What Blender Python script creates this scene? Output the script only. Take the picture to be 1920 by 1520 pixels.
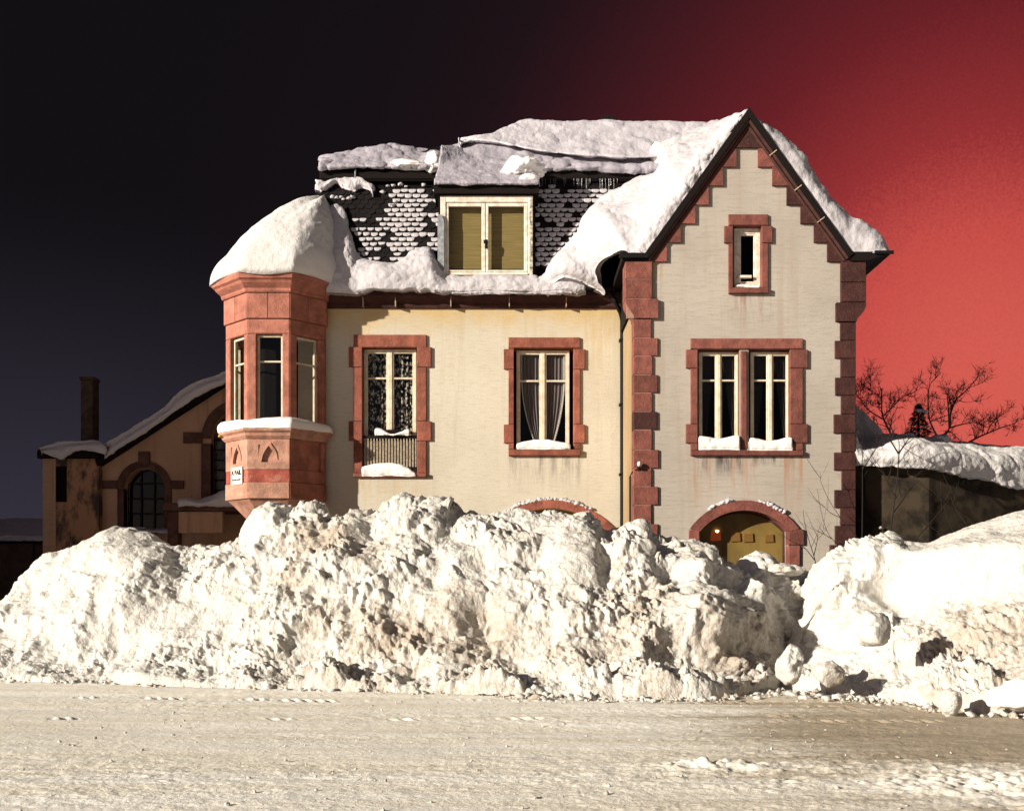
import bpy, bmesh, math, random
import numpy as np
from mathutils import Vector, Matrix
from mathutils.geometry import tessellate_polygon

R = math.radians
scene = bpy.context.scene
for o in list(bpy.data.objects):
    bpy.data.objects.remove(o)

# ------------------------------------------------------------------ camera, world, sun, exposure
F, HX, HY, HC = 2000.0, 960.0, 1100.0, 1.6       # focal length and horizon of the 1920 x 1520 photograph, eye height
cam_d = bpy.data.cameras.new('camera'); cam = bpy.data.objects.new('camera', cam_d)
scene.collection.objects.link(cam); scene.camera = cam
cam.location = (0, 0, HC); cam.rotation_euler = (R(90), 0, 0)
cam_d.sensor_width = 36; cam_d.lens = 36 * F / 1920
cam_d.shift_y = (HY - 760) / 1920
cam_d.clip_start = 0.1; cam_d.clip_end = 3000

SUN_AZ, SUN_EL = 59.0, 16.0                       # degrees to the left of straight behind the camera, and up
to_sun = Vector((-math.sin(R(SUN_AZ)) * math.cos(R(SUN_EL)), -math.cos(R(SUN_AZ)) * math.cos(R(SUN_EL)), math.sin(R(SUN_EL))))
sd = bpy.data.lights.new('sun', 'SUN'); sun = bpy.data.objects.new('sun', sd); scene.collection.objects.link(sun)
sd.energy = 5.0; sd.angle = R(0.7); sd.color = (1.0, 0.91, 0.77)
sun.rotation_euler = to_sun.to_track_quat('Z', 'Y').to_euler()
sun.location = (-30, -20, 30)

scene.view_settings.view_transform = 'Standard'; scene.view_settings.look = 'None'
scene.view_settings.gamma = 1; scene.view_settings.use_curve_mapping = False
scene.view_settings.exposure = 0.76
scene.render.engine = 'CYCLES'
scene.cycles.max_bounces = 6; scene.cycles.diffuse_bounces = 3; scene.cycles.glossy_bounces = 2
scene.cycles.transparent_max_bounces = 8; scene.cycles.use_denoising = True
scene.cycles.caustics_reflective = False; scene.cycles.caustics_refractive = False


class N:
    """small node-tree writer"""
    def __init__(s, nt): s.nt = nt
    def add(s, t, **k):
        n = s.nt.nodes.new(t)
        for a, v in k.items(): setattr(n, a, v)
        return n
    def put(s, sock, v):
        if isinstance(v, bpy.types.NodeSocket): s.nt.links.new(v, sock)
        elif v is not None:
            if hasattr(sock, 'default_value'):
                dv = sock.default_value
                if hasattr(dv, '__len__') and len(dv) == 4 and hasattr(v, '__len__') and len(v) == 3: v = (*v, 1)
                sock.default_value = v
    def m(s, op, a, b=None, c=None, clamp=False):
        n = s.add('ShaderNodeMath', operation=op, use_clamp=clamp)
        for i, v in enumerate((a, b, c)):
            if v is not None: s.put(n.inputs[i], v)
        return n.outputs[0]
    def mix(s, f, a, b, blend='MIX'):
        n = s.add('ShaderNodeMix', data_type='RGBA', blend_type=blend)
        s.put(n.inputs[0], f); s.put(n.inputs[6], a); s.put(n.inputs[7], b)
        return n.outputs[2]
    def ramp(s, f, stops, interp='LINEAR'):
        n = s.add('ShaderNodeValToRGB'); e = n.color_ramp.elements; n.color_ramp.interpolation = interp
        while len(e) < len(stops): e.new(0.5)
        for q, (p, c) in zip(e, stops):
            q.position = p; q.color = (*c, 1) if hasattr(c, '__len__') else (c, c, c, 1)
        s.put(n.inputs[0], f); return n.outputs[0]
    def sstep(s, v, a, b):
        n = s.add('ShaderNodeMapRange', interpolation_type='SMOOTHSTEP')
        s.put(n.inputs[0], v); n.inputs[1].default_value = a; n.inputs[2].default_value = b
        return n.outputs[0]
    def noise(s, vec, scale, detail=4, rough=0.55, stretch=None, off=None):
        if stretch or off:
            mp = s.add('ShaderNodeMapping'); s.put(mp.inputs[0], vec)
            if stretch: mp.inputs[3].default_value = stretch
            if off: mp.inputs[1].default_value = off
            vec = mp.outputs[0]
        n = s.add('ShaderNodeTexNoise'); s.put(n.inputs['Vector'], vec)
        n.inputs['Scale'].default_value = scale; n.inputs['Detail'].default_value = detail; n.inputs['Roughness'].default_value = rough
        return n.outputs[0]
    def voro(s, vec, scale, feature='F1', out=0):
        n = s.add('ShaderNodeTexVoronoi', feature=feature); s.put(n.inputs['Vector'], vec); n.inputs['Scale'].default_value = scale
        return n.outputs[out]
    def pos(s): return s.add('ShaderNodeNewGeometry').outputs['Position']
    def xyz(s, v):
        n = s.add('ShaderNodeSeparateXYZ'); s.put(n.inputs[0], v); return n.outputs
    def bump(s, h, strength, dist, normal=None):
        n = s.add('ShaderNodeBump'); s.put(n.inputs['Height'], h)
        n.inputs['Strength'].default_value = strength; n.inputs['Distance'].default_value = dist
        if normal is not None: s.put(n.inputs['Normal'], normal)
        return n.outputs[0]


# ---- sky: a dark indigo dome with a red glow low on the right, paling towards the low sun behind the camera
world = bpy.data.worlds.new('World'); scene.world = world; world.use_nodes = True
wn = N(world.node_tree); world.node_tree.nodes.clear()
gen = wn.add('ShaderNodeTexCoord').outputs['Generated']
nrm = wn.add('ShaderNodeVectorMath', operation='NORMALIZE'); wn.put(nrm.inputs[0], gen)
dx, dy, dz = wn.xyz(nrm.outputs[0])
az = wn.m('MULTIPLY', wn.m('ARCTAN2', dx, dy), 180 / math.pi)
el = wn.m('MULTIPLY', wn.m('ARCSINE', dz), 180 / math.pi)
def gauss(a0, wa, e0, we):
    a = wn.m('POWER', wn.m('ABSOLUTE', wn.m('DIVIDE', wn.m('SUBTRACT', az, a0), wa)), 2.0)
    e = wn.m('POWER', wn.m('ABSOLUTE', wn.m('DIVIDE', wn.m('SUBTRACT', el, e0), we)), 2.0)
    return wn.m('EXPONENT', wn.m('MULTIPLY', wn.m('ADD', a, e), -1.0))
grain = wn.m('MULTIPLY', wn.m('SUBTRACT', wn.noise(gen, 420, 2, 0.7), 0.5), 0.30)
cloud = wn.m('MULTIPLY', wn.m('SUBTRACT', wn.noise(gen, 3.0, 3, 0.5), 0.5), 0.10)
g = gauss(24, 16.0, 8, 18.0)
g = wn.m('MULTIPLY', g, wn.m('ADD', 1.0, wn.m('ADD', grain, cloud)))
glow = wn.ramp(g, [(0.0, (0, 0, 0)), (0.04, (0.008, 0.0012, 0.002)), (0.11, (0.038, 0.004, 0.006)), (0.33, (0.135, 0.010, 0.013)),
                   (0.58, (0.30, 0.027, 0.028)), (0.78, (0.56, 0.072, 0.058)), (1.0, (0.66, 0.105, 0.078))])
low = wn.m('MULTIPLY', wn.m('SUBTRACT', 1.0, wn.sstep(el, -2, 20)), wn.m('SUBTRACT', 1.0, wn.sstep(az, -24, 4)))
base = wn.mix(low, (0.0066, 0.0053, 0.0070), (0.037, 0.033, 0.050))
front = wn.mix(1.0, base, glow, 'ADD')
sky = wn.add('ShaderNodeTexSky', sky_type='NISHITA', sun_disc=False)
sky.sun_elevation = R(SUN_EL); sky.sun_rotation = R(180 + SUN_AZ); sky.altitude = 900; sky.dust_density = 0.7
EXPO = 2 ** -scene.view_settings.exposure
bg1 = wn.add('ShaderNodeBackground'); wn.put(bg1.inputs[0], front); bg1.inputs[1].default_value = EXPO
bg2 = wn.add('ShaderNodeBackground'); wn.put(bg2.inputs[0], wn.mix(1.0, sky.outputs[0], (1.0, 0.70, 0.70), 'MULTIPLY')); bg2.inputs[1].default_value = 0.040
toward = wn.m('ADD', wn.m('MULTIPLY', dx, to_sun.x), wn.m('MULTIPLY', dy, to_sun.y))
mx = wn.add('ShaderNodeMixShader'); wn.put(mx.inputs[0], wn.sstep(toward, 0.0, 0.75))
wn.nt.links.new(bg1.outputs[0], mx.inputs[1]); wn.nt.links.new(bg2.outputs[0], mx.inputs[2])
wo = wn.add('ShaderNodeOutputWorld'); wn.nt.links.new(mx.outputs[0], wo.inputs[0])

# ------------------------------------------------------------------ numpy noise
def _h(ix, iy, iz, seed):
    n = (ix.astype(np.int64) * 73856093) ^ (iy.astype(np.int64) * 19349663) ^ (iz.astype(np.int64) * 83492791) ^ (seed * 2654435761 & 0x7fffffff)
    n = (n ^ (n >> 13)) * 1274126177 & 0x7fffffffffff
    n = (n ^ (n >> 16)) * 668265263 & 0x7fffffffffff
    return (n ^ (n >> 15)) & 0xffffff
def perlin(P, seed=0):
    I = np.floor(P).astype(np.int64); f = P - I
    u = f * f * f * (f * (f * 6 - 15) + 10)
    out = np.zeros(len(P))
    for a in (0, 1):
        for b in (0, 1):
            for c in (0, 1):
                h = _h(I[:, 0] + a, I[:, 1] + b, I[:, 2] + c, seed)
                g0 = (h & 255) / 127.5 - 1; g1 = ((h >> 8) & 255) / 127.5 - 1; g2 = ((h >> 16) & 255) / 127.5 - 1
                d = g0 * (f[:, 0] - a) + g1 * (f[:, 1] - b) + g2 * (f[:, 2] - c)
                w = (u[:, 0] if a else 1 - u[:, 0]) * (u[:, 1] if b else 1 - u[:, 1]) * (u[:, 2] if c else 1 - u[:, 2])
                out += w * d
    return out
def fbm(P, scale, octv=4, seed=0, gain=0.5, ridged=False):
    out = np.zeros(len(P)); a = 1.0; fr = 1.0 / scale
    for k in range(octv):
        n = perlin(P * fr + 17.3 * k, seed + k)
        out += a * ((1 - 2 * np.abs(n)) if ridged else n); a *= gain; fr *= 2.03
    return out
def clods(P, size, seed=0, rmin=0.3, rmax=0.8):
    """rounded lumps of random size: for each point the height of the largest ball it lies in"""
    Q = P / size; I = np.floor(Q).astype(np.int64); best = np.zeros(len(P))
    for a in (-1, 0, 1):
        for b in (-1, 0, 1):
            for c in (-1, 0, 1):
                C = I + np.array((a, b, c))
                h = _h(C[:, 0], C[:, 1], C[:, 2], seed); h2 = _h(C[:, 0], C[:, 1], C[:, 2], seed + 91)
                J = np.stack([(h & 255) / 255., ((h >> 8) & 255) / 255., ((h >> 16) & 255) / 255.], 1)
                r = rmin + (rmax - rmin) * (h2 & 1023) / 1023.
                d2 = ((Q - C - J) ** 2).sum(1)
                best = np.maximum(best, np.sqrt(np.clip(r * r - d2, 0, None)))
    return best * size
def sst(x, a, b):
    t = np.clip((x - a) / (b - a), 0, 1); return t * t * (3 - 2 * t)
def pchip(x, xs, ys):
    """smooth monotone-ish interpolation"""
    xs = np.asarray(xs, float); ys = np.asarray(ys, float); h = np.diff(xs); d = np.diff(ys) / h
    m = np.zeros_like(xs); m[0] = d[0]; m[-1] = d[-1]
    for i in range(1, len(xs) - 1):
        m[i] = 0 if d[i - 1] * d[i] <= 0 else 2 * d[i - 1] * d[i] / (d[i - 1] + d[i])
    x = np.clip(x, xs[0], xs[-1]); i = np.clip(np.searchsorted(xs, x) - 1, 0, len(xs) - 2)
    t = (x - xs[i]) / h[i]
    return ((2 * t**3 - 3 * t**2 + 1) * ys[i] + (t**3 - 2 * t**2 + t) * h[i] * m[i] + (-2 * t**3 + 3 * t**2) * ys[i + 1] + (t**3 - t**2) * h[i] * m[i + 1])

# ------------------------------------------------------------------ object helpers
col = scene.collection
WL = {}                                            # world location of every object made here
def wx(px, Y): return (px - HX) / F * Y
def wz(py, Y): return HC + (HY - py) / F * Y
def W(px, py, Y): return (wx(px, Y), Y, wz(py, Y))

def tag(o, label=None, cat=None, group=None, kind=None):
    if label: o['label'] = label
    if cat: o['category'] = cat
    if group: o['group'] = group
    if kind: o['kind'] = kind
    return o
def attach(o, loc, parent):
    WL[o.name] = Vector(loc)
    if parent is not None:
        o.parent = parent; o.location = Vector(loc) - WL[parent.name]
    else: o.location = loc
def empty(name, loc, parent=None, **k):
    o = bpy.data.objects.new(name, None); col.objects.link(o); o.empty_display_size = 0.2
    attach(o, loc, parent); return tag(o, **k)
def mk(name, V, Fc, mat, parent=None, smooth=False, attr=None, **k):
    V = np.asarray(V, float); lo = V.min(0); hi = V.max(0)
    c = (lo + hi) / 2
    if parent is None: c[2] = lo[2]
    me = bpy.data.meshes.new(name)
    if isinstance(Fc, np.ndarray):
        n, s = Fc.shape
        me.vertices.add(len(V)); me.vertices.foreach_set('co', (V - c).astype(np.float32).ravel())
        me.loops.add(n * s); me.loops.foreach_set('vertex_index', Fc.astype(np.int32).ravel())
        me.polygons.add(n); me.polygons.foreach_set('loop_start', np.arange(0, n * s, s, dtype=np.int32))
        me.update(calc_edges=True)
    else:
        me.from_pydata((V - c).tolist(), [], [list(f) for f in Fc])
    if smooth: me.polygons.foreach_set('use_smooth', [True] * len(me.polygons))
    if attr is not None:
        for an, av in attr.items():
            a = me.attributes.new(an, 'FLOAT', 'POINT'); a.data.foreach_set('value', np.asarray(av, np.float32))
    for m_ in (mat if isinstance(mat, (list, tuple)) else [mat]): me.materials.append(m_)
    o = bpy.data.objects.new(name, me); col.objects.link(o)
    attach(o, c, parent); return tag(o, **k)

class G:
    """collects simple solids into one mesh"""
    def __init__(s): s.V = []; s.F = []
    def add(s, V, Fc):
        b = len(s.V); s.V += [tuple(v) for v in V]; s.F += [tuple(i + b for i in f) for f in Fc]; return s
    def box(s, x0, x1, y0, y1, z0, z1, bev=0.0, fr=None):
        if x0 > x1: x0, x1 = x1, x0
        if z0 > z1: z0, z1 = z1, z0
        if bev <= 0:
            V = [(x0, y0, z0), (x1, y0, z0), (x1, y1, z0), (x0, y1, z0), (x0, y0, z1), (x1, y0, z1), (x1, y1, z1), (x0, y1, z1)]
            Fc = [(0, 1, 5, 4), (1, 2, 6, 5), (2, 3, 7, 6), (3, 0, 4, 7), (4, 5, 6, 7), (3, 2, 1, 0)]
        else:                                      # front edges chamfered
            b = min(bev, (x1 - x0) / 3, (z1 - z0) / 3)
            V = [(x0 + b, y0, z0 + b), (x1 - b, y0, z0 + b), (x1 - b, y0, z1 - b), (x0 + b, y0, z1 - b),
                 (x0, y0 + b, z0), (x1, y0 + b, z0), (x1, y0 + b, z1), (x0, y0 + b, z1),
                 (x0, y1, z0), (x1, y1, z0), (x1, y1, z1), (x0, y1, z1)]
            Fc = [(0, 1, 2, 3), (0, 4, 5, 1), (1, 5, 6, 2), (2, 6, 7, 3), (3, 7, 4, 0), (4, 8, 9, 5), (5, 9, 10, 6), (6, 10, 11, 7), (7, 11, 8, 4), (8, 11, 10, 9)]
        if fr: V = [fr(*v) for v in V]
        return s.add(V, Fc)
    def pbox(s, p0, p1, q0, q1, Y, d, bev=0.0):
        return s.box(wx(p0, Y), wx(p1, Y), Y, Y + d, wz(q1, Y), wz(q0, Y), bev)
    def prism(s, outer, y0, y1, holes=(), fr=None, bev=0.0):
        loops = [outer] + list(holes); b = 0
        V = []; Fc = []; flat = []
        for lp in loops: flat += list(lp)
        n = len(flat)
        tris = tessellate_polygon([[Vector((p[0], p[1], 0)) for p in lp] for lp in loops])
        V = [(p[0], y0, p[1]) for p in flat] + [(p[0], y1, p[1]) for p in flat]
        Fc = [t for t in tris] + [tuple(i + n for i in reversed(t)) for t in tris]
        k = 0
        for lp in loops:
            m_ = len(lp)
            for i in range(m_):
                j = (i + 1) % m_; Fc.append((k + i, k + j, k + j + n, k + i + n))
            k += m_
        if fr: V = [fr(*v) for v in V]
        return s.add(V, Fc)
    def tube(s, pts, rad, n=8):
        pts = [Vector(p) for p in pts]; V = []; Fc = []
        rr = rad if hasattr(rad, '__len__') else [rad] * len(pts)
        for i, p in enumerate(pts):
            t = (pts[min(i + 1, len(pts) - 1)] - pts[max(i - 1, 0)]).normalized()
            a = t.cross(Vector((0, 0, 1)) if abs(t.z) < .9 else Vector((1, 0, 0))).normalized(); b2 = t.cross(a)
            for k in range(n):
                an = 2 * math.pi * k / n; V.append(p + (a * math.cos(an) + b2 * math.sin(an)) * rr[i])
        for i in range(len(pts) - 1):
            for k in range(n):
                k2 = (k + 1) % n; Fc.append((i * n + k, i * n + k2, (i + 1) * n + k2, (i + 1) * n + k))
        Fc.append(tuple(range(n))); Fc.append(tuple(reversed(range((len(pts) - 1) * n, len(pts) * n))))
        return s.add(V, Fc)
    def mk(s, name, mat, parent=None, **k):
        o = mk(name, s.V, s.F, mat, parent, **k)
        bm = bmesh.new(); bm.from_mesh(o.data); bmesh.ops.recalc_face_normals(bm, faces=bm.faces); bm.to_mesh(o.data); bm.free()
        return o

# ------------------------------------------------------------------ materials
def mat(name, build):
    m_ = bpy.data.materials.new(name); m_.use_nodes = True; nt = m_.node_tree; nt.nodes.clear()
    n = N(nt); out = n.add('ShaderNodeOutputMaterial'); b = n.add('ShaderNodeBsdfPrincipled')
    nt.links.new(b.outputs[0], out.inputs[0]); b.inputs['Roughness'].default_value = 0.8
    b.inputs['Specular IOR Level'].default_value = 0.25
    build(n, b, out); return m_
def snow_mat(name, c1=(0.89, 0.885, 0.885), fine=0.35, dist=0.02, dirt=False, dirtcol=(0.27, 0.225, 0.18)):
    def f(n, b, out):
        p = n.pos()
        c = n.mix(n.noise(p, 2.3, 4), tuple(v * .93 for v in c1), c1)
        if dirt:
            a = n.add('ShaderNodeAttribute', attribute_name='dirt').outputs['Fac']
            fn = n.noise(p, 9, 5, 0.75)
            f1 = n.sstep(n.m('ADD', n.m('MULTIPLY', a, 1.15), n.m('MULTIPLY', n.m('SUBTRACT', fn, 0.5), 2.3)), 0.25, 1.10)
            f1 = n.m('MULTIPLY', f1, 0.85)
            c = n.mix(f1, c, n.mix(n.noise(p, 14, 3), dirtcol, tuple(v * 1.7 for v in dirtcol)))
            sp = n.m('MULTIPLY', n.sstep(n.noise(p, 22, 4, 0.75), 0.60, 0.72), n.sstep(a, 0.05, 0.5))
            c = n.mix(n.m('MULTIPLY', sp, 0.75), c, (0.10, 0.07, 0.045))
        n.put(b.inputs['Base Color'], c); b.inputs['Roughness'].default_value = 0.7
        b.inputs['Specular IOR Level'].default_value = 0.15
        h = n.m('ADD', n.noise(p, 7, 4, 0.6), n.m('MULTIPLY', n.noise(p, 38, 3, 0.6), 0.35))
        n.put(b.inputs['Normal'], n.bump(h, fine, dist))
    return mat(name, f)
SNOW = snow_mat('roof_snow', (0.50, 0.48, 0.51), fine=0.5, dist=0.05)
SNOW_DIM = snow_mat('dimmed_snow', (0.36, 0.34, 0.39), fine=0.5, dist=0.05)  # greyed colour stands in for dim grazing light on the upper roof sheets
SNOW_DIM_RIDGE = snow_mat('dim_ridge_snow', (0.52, 0.495, 0.545), fine=0.5, dist=0.05)  # ridge slab greyed too, its dim light put into the colour
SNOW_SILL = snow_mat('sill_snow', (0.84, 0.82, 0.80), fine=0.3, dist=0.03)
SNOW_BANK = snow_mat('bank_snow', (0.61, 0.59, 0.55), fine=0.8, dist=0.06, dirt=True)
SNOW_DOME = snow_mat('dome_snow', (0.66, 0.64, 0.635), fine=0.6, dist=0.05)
SNOW_SMOOTH = snow_mat('smooth_snow', fine=0.2, dist=0.03)

def road_f(n, b, out):
    p = n.pos(); x, y, z = n.xyz(p)
    a = n.add('ShaderNodeAttribute', attribute_name='dirt').outputs['Fac']
    st = n.noise(p, 1.0, 6, 0.72, stretch=(0.22, 2.2, 1))
    gr = n.noise(p, 13, 5, 0.8, stretch=(0.7, 1.0, 1))
    gr2 = n.noise(p, 34, 3, 0.7, stretch=(0.7, 1.0, 1))
    c = n.mix(n.sstep(st, 0.35, 0.7), (0.94, 0.915, 0.85), (0.88, 0.815, 0.68))
    f = n.sstep(n.m('ADD', n.m('MULTIPLY', a, 1.55), n.m('ADD', n.m('MULTIPLY', n.m('SUBTRACT', st, .5), 1.0), n.m('MULTIPLY', n.m('SUBTRACT', gr, .5), 1.5))), 0.28, 1.1)
    c = n.mix(n.m('MULTIPLY', f, 0.85), c, n.mix(gr2, (0.27, 0.20, 0.125), (0.46, 0.375, 0.26)))
    sp = n.sstep(n.m('ADD', gr2, n.m('MULTIPLY', n.m('SUBTRACT', st, .5), .55)), 0.605, 0.665)
    c = n.mix(n.m('MULTIPLY', sp, n.m('MINIMUM', 0.9, n.m('ADD', 0.22, n.m('MULTIPLY', a, 0.75)))), c, (0.20, 0.14, 0.08))
    n.put(b.inputs['Base Color'], c); b.inputs['Roughness'].default_value = 0.75; b.inputs['Specular IOR Level'].default_value = 0.12
    n.put(b.inputs['Normal'], n.bump(n.m('ADD', gr, n.m('MULTIPLY', gr2, .5)), 0.55, 0.03))
ROAD = mat('road_snow', road_f)

def render_f(c1, c2, stain, top=None, drips=None, rough=0.9):
    def f(n, b, out):
        p = n.pos(); x, y, z = n.xyz(p)
        st = n.noise(p, 9, 4, 0.7, stretch=(0.4, 1, 3.2))
        big = n.noise(p, 0.55, 4, 0.55)
        c = n.mix(n.sstep(big, 0.3, 0.7), c1, c2)
        c = n.mix(n.m('MULTIPLY', n.sstep(st, 0.46, 0.70), 0.42), c, tuple(v * .70 for v in c1))
        vs = n.noise(p, 1.4, 4, 0.6, stretch=(2.2, 1, 0.14))
        c = n.mix(n.m('MULTIPLY', n.sstep(vs, 0.50, 0.74), 0.48), c, stain)
        if top:                                    # damp ochre band below the cornice
            zt, zb, tc = top
            w = n.m('ADD', z, n.m('MULTIPLY', n.m('SUBTRACT', n.noise(p, 1.1, 5, .65), .5), 1.7))
            c = n.mix(n.m('MULTIPLY', n.sstep(w, zb, zt), 0.85), c, n.mix(n.noise(p, 5, 4, .7), tc, tuple(v * .72 for v in tc)))
        for (x0, x1, zt, zb, dc, amt) in (drips or ()):   # streaks that run down from a sill
            xm, hw = (x0 + x1) / 2, (x1 - x0) / 2
            ix = n.m('SUBTRACT', 1.0, n.sstep(n.m('ABSOLUTE', n.m('SUBTRACT', x, xm)), hw * .9, hw * 1.08))
            iz = n.m('MULTIPLY', n.sstep(z, zb, zt), n.m('SUBTRACT', 1.0, n.sstep(z, zt + .01, zt + .03)))
            sv = n.sstep(n.noise(p, 3.0, 4, 0.7, stretch=(2.6, 1, 0.25), off=(x0 * 3.1, 0, 0)), 0.40, 0.66)
            c = n.mix(n.m('MULTIPLY', n.m('MULTIPLY', ix, iz), n.m('MULTIPLY', sv, amt)), c, dc)
        n.put(b.inputs['Base Color'], c); b.inputs['Roughness'].default_value = rough
        h = n.m('ADD', n.m('MULTIPLY', n.noise(p, 34, 4, 0.75), 1.0), n.m('MULTIPLY', st, 0.9))
        n.put(b.inputs['Normal'], n.bump(h, 0.5, 0.022))
    return f
WY, MY = 23.5, 26.0
WALL = mat('main_render', render_f((0.52, 0.475, 0.385), (0.59, 0.545, 0.45), (0.42, 0.35, 0.25),
           top=(wz(565, MY), wz(648, MY), (0.58, 0.41, 0.17)),
           drips=[(wx(950, MY), wx(1090, MY), wz(856, MY), wz(935, MY), (0.22, 0.19, 0.16), .8),
                  (wx(660, MY), wx(802, MY), wz(896, MY), wz(950, MY), (0.50, 0.36, 0.15), .6),
                  (wx(1095, MY), wx(1165, MY), wz(575, MY), wz(790, MY), (0.50, 0.34, 0.14), .6)]))
RUST, SOOT = (0.36, 0.17, 0.08), (0.07, 0.06, 0.055)
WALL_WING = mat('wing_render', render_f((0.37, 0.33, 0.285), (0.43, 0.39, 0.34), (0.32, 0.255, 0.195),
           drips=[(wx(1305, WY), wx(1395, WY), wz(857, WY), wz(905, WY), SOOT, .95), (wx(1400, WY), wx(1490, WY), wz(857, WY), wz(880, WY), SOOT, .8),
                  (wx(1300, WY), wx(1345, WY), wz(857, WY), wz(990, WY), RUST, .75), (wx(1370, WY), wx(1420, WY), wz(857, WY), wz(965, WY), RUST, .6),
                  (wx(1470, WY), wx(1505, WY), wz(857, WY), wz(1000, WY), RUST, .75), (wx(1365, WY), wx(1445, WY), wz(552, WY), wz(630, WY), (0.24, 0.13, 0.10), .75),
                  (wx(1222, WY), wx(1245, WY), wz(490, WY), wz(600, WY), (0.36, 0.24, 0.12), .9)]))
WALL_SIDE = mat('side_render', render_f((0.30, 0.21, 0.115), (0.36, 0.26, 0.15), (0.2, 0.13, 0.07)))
WALL_OLD = mat('old_render', render_f((0.38, 0.235, 0.16), (0.45, 0.295, 0.20), (0.12, 0.08, 0.06)))
def old_stain_f(n, b, out):
    p = n.pos()
    c = n.mix(n.sstep(n.noise(p, 1.3, 6, .7, stretch=(1.4, 1, .6)), 0.45, 0.62), (0.36, 0.20, 0.12), (0.05, 0.038, 0.032))
    n.put(b.inputs['Base Color'], c); n.put(b.inputs['Normal'], n.bump(n.noise(p, 25, 4, .7), .5, .02))
WALL_STAIN = mat('stained_render', old_stain_f)

def stone_f(c, var=0.25, spot=None, rough=0.85):
    def f(n, b, out):
        p = n.pos(); rnd = n.add('ShaderNodeObjectInfo').outputs['Random']
        k = n.m('ADD', 1 - var / 2, n.m('MULTIPLY', rnd, var))
        cc = n.mix(n.sstep(n.noise(p, 3.5, 5, .65), .3, .72), tuple(v * .66 for v in c), tuple(min(1, v * 1.22) for v in c))
        cc = n.mix(n.m('MULTIPLY', n.sstep(n.noise(p, 1.2, 4, .6, stretch=(1.5, 1, .5)), .5, .72), .45), cc, tuple(v * .45 for v in c))
        cc = n.mix(n.m('MULTIPLY', n.sstep(n.noise(p, 40, 3, .8), .60, .72), .35), cc, (.42, .30, .24))
        if spot: cc = n.mix(n.m('MULTIPLY', n.sstep(n.noise(p, 2.6, 5, .7), .5, .66), .8), cc, spot)
        kk = n.add('ShaderNodeCombineXYZ')
        for i in range(3): n.put(kk.inputs[i], k)
        cc = n.mix(1.0, cc, kk.outputs[0], 'MULTIPLY')
        n.put(b.inputs['Base Color'], cc); b.inputs['Roughness'].default_value = rough
        n.put(b.inputs['Normal'], n.bump(n.m('ADD', n.noise(p, 30, 5, .7), n.noise(p, 7, 3, .6)), .6, .03))
    return mat('red_sandstone', f)
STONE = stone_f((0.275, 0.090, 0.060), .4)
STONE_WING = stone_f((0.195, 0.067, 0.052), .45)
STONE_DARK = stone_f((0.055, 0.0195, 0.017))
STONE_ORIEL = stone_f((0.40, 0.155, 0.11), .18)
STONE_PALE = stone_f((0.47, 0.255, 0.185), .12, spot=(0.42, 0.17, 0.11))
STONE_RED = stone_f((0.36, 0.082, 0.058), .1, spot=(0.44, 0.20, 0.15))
STONE_OLD = stone_f((0.10, 0.048, 0.038), .2)
def simple(name, c, rough=0.7, noise=None, bump=0.3, metallic=0.0, scale=14, spec=.25):
    def f(n, b, out):
        p = n.pos()
        n.put(b.inputs['Base Color'], n.mix(n.sstep(n.noise(p, scale, 4, .65), .35, .68), c, noise or tuple(v * .75 for v in c)))
        b.inputs['Roughness'].default_value = rough; b.inputs['Metallic'].default_value = metallic; b.inputs['Specular IOR Level'].default_value = spec
        n.put(b.inputs['Normal'], n.bump(n.noise(p, scale * 2, 3, .6), bump, .01))
    return mat(name, f)
WHITE = simple('window_paint', (0.66, 0.60, 0.47), .6, (0.52, 0.44, 0.31), scale=6)
WHITE_OLD = simple('peeling_paint', (0.74, 0.70, 0.63), .65, (0.55, 0.47, 0.36), scale=7)
BLUEGREY = simple('blue_grey_paint', (0.16, 0.19, 0.23), .7, (0.33, 0.34, 0.34), scale=9)
DARKWOOD = simple('dark_timber', (0.011, 0.008, 0.0075), .85, spec=.1)
BROWNWOOD = simple('brown_timber', (0.085, 0.034, 0.026), .7, (0.05, 0.02, 0.017), scale=5)
TILE = simple('roof_tile', (0.013, 0.011, 0.012), .85, (0.007, 0.006, 0.006), scale=5, spec=.1)
ROOFDARK = simple('roof_underlay', (0.008, 0.007, 0.007), .95, spec=.05)
IRON = simple('black_iron', (0.009, 0.008, 0.008), .6, spec=.15)
RAIL = simple('railing_paint', (0.50, 0.44, 0.34), .6, (0.25, 0.19, 0.13), scale=20)
BARK = simple('bark', (0.010, 0.006, 0.0055), .95, (0.006, 0.004, 0.004), spec=.05)
SHEDWALL = simple('shed_wall', (0.17, 0.11, 0.085), .95, (0.09, 0.06, 0.05), .6, scale=2.2)
TWIG = simple('twig_bark', (0.020, 0.014, 0.012), .9)
FIRN = simple('fir_needles', (0.020, 0.026, 0.018), .9)
OLDWALL = simple('old_masonry', (0.062, 0.045, 0.028), .95, (0.014, 0.011, 0.008), .6, scale=2.2)
DARKWALL = simple('sooty_masonry', (0.022, 0.018, 0.016), .95, (0.012, 0.010, 0.009), .6, scale=3)
BRICKCH = simple('chimney_masonry', (0.11, 0.075, 0.05), .95, (0.05, 0.034, 0.024), .6, scale=4)
SIGNW = simple('sign_board', (0.60, 0.63, 0.58), .5, (0.52, 0.55, 0.50), .1)
INK = simple('sign_ink', (0.02, 0.025, 0.03), .6)
ROOM = simple('room_dark', (0.007, 0.006, 0.0055), .9, spec=.05)  # near-black colour stands in for the darkness of unlit rooms
ICE = simple('ice', (0.10, 0.10, 0.11), .15, (0.2, 0.2, 0.21), .2, spec=.5)
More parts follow.
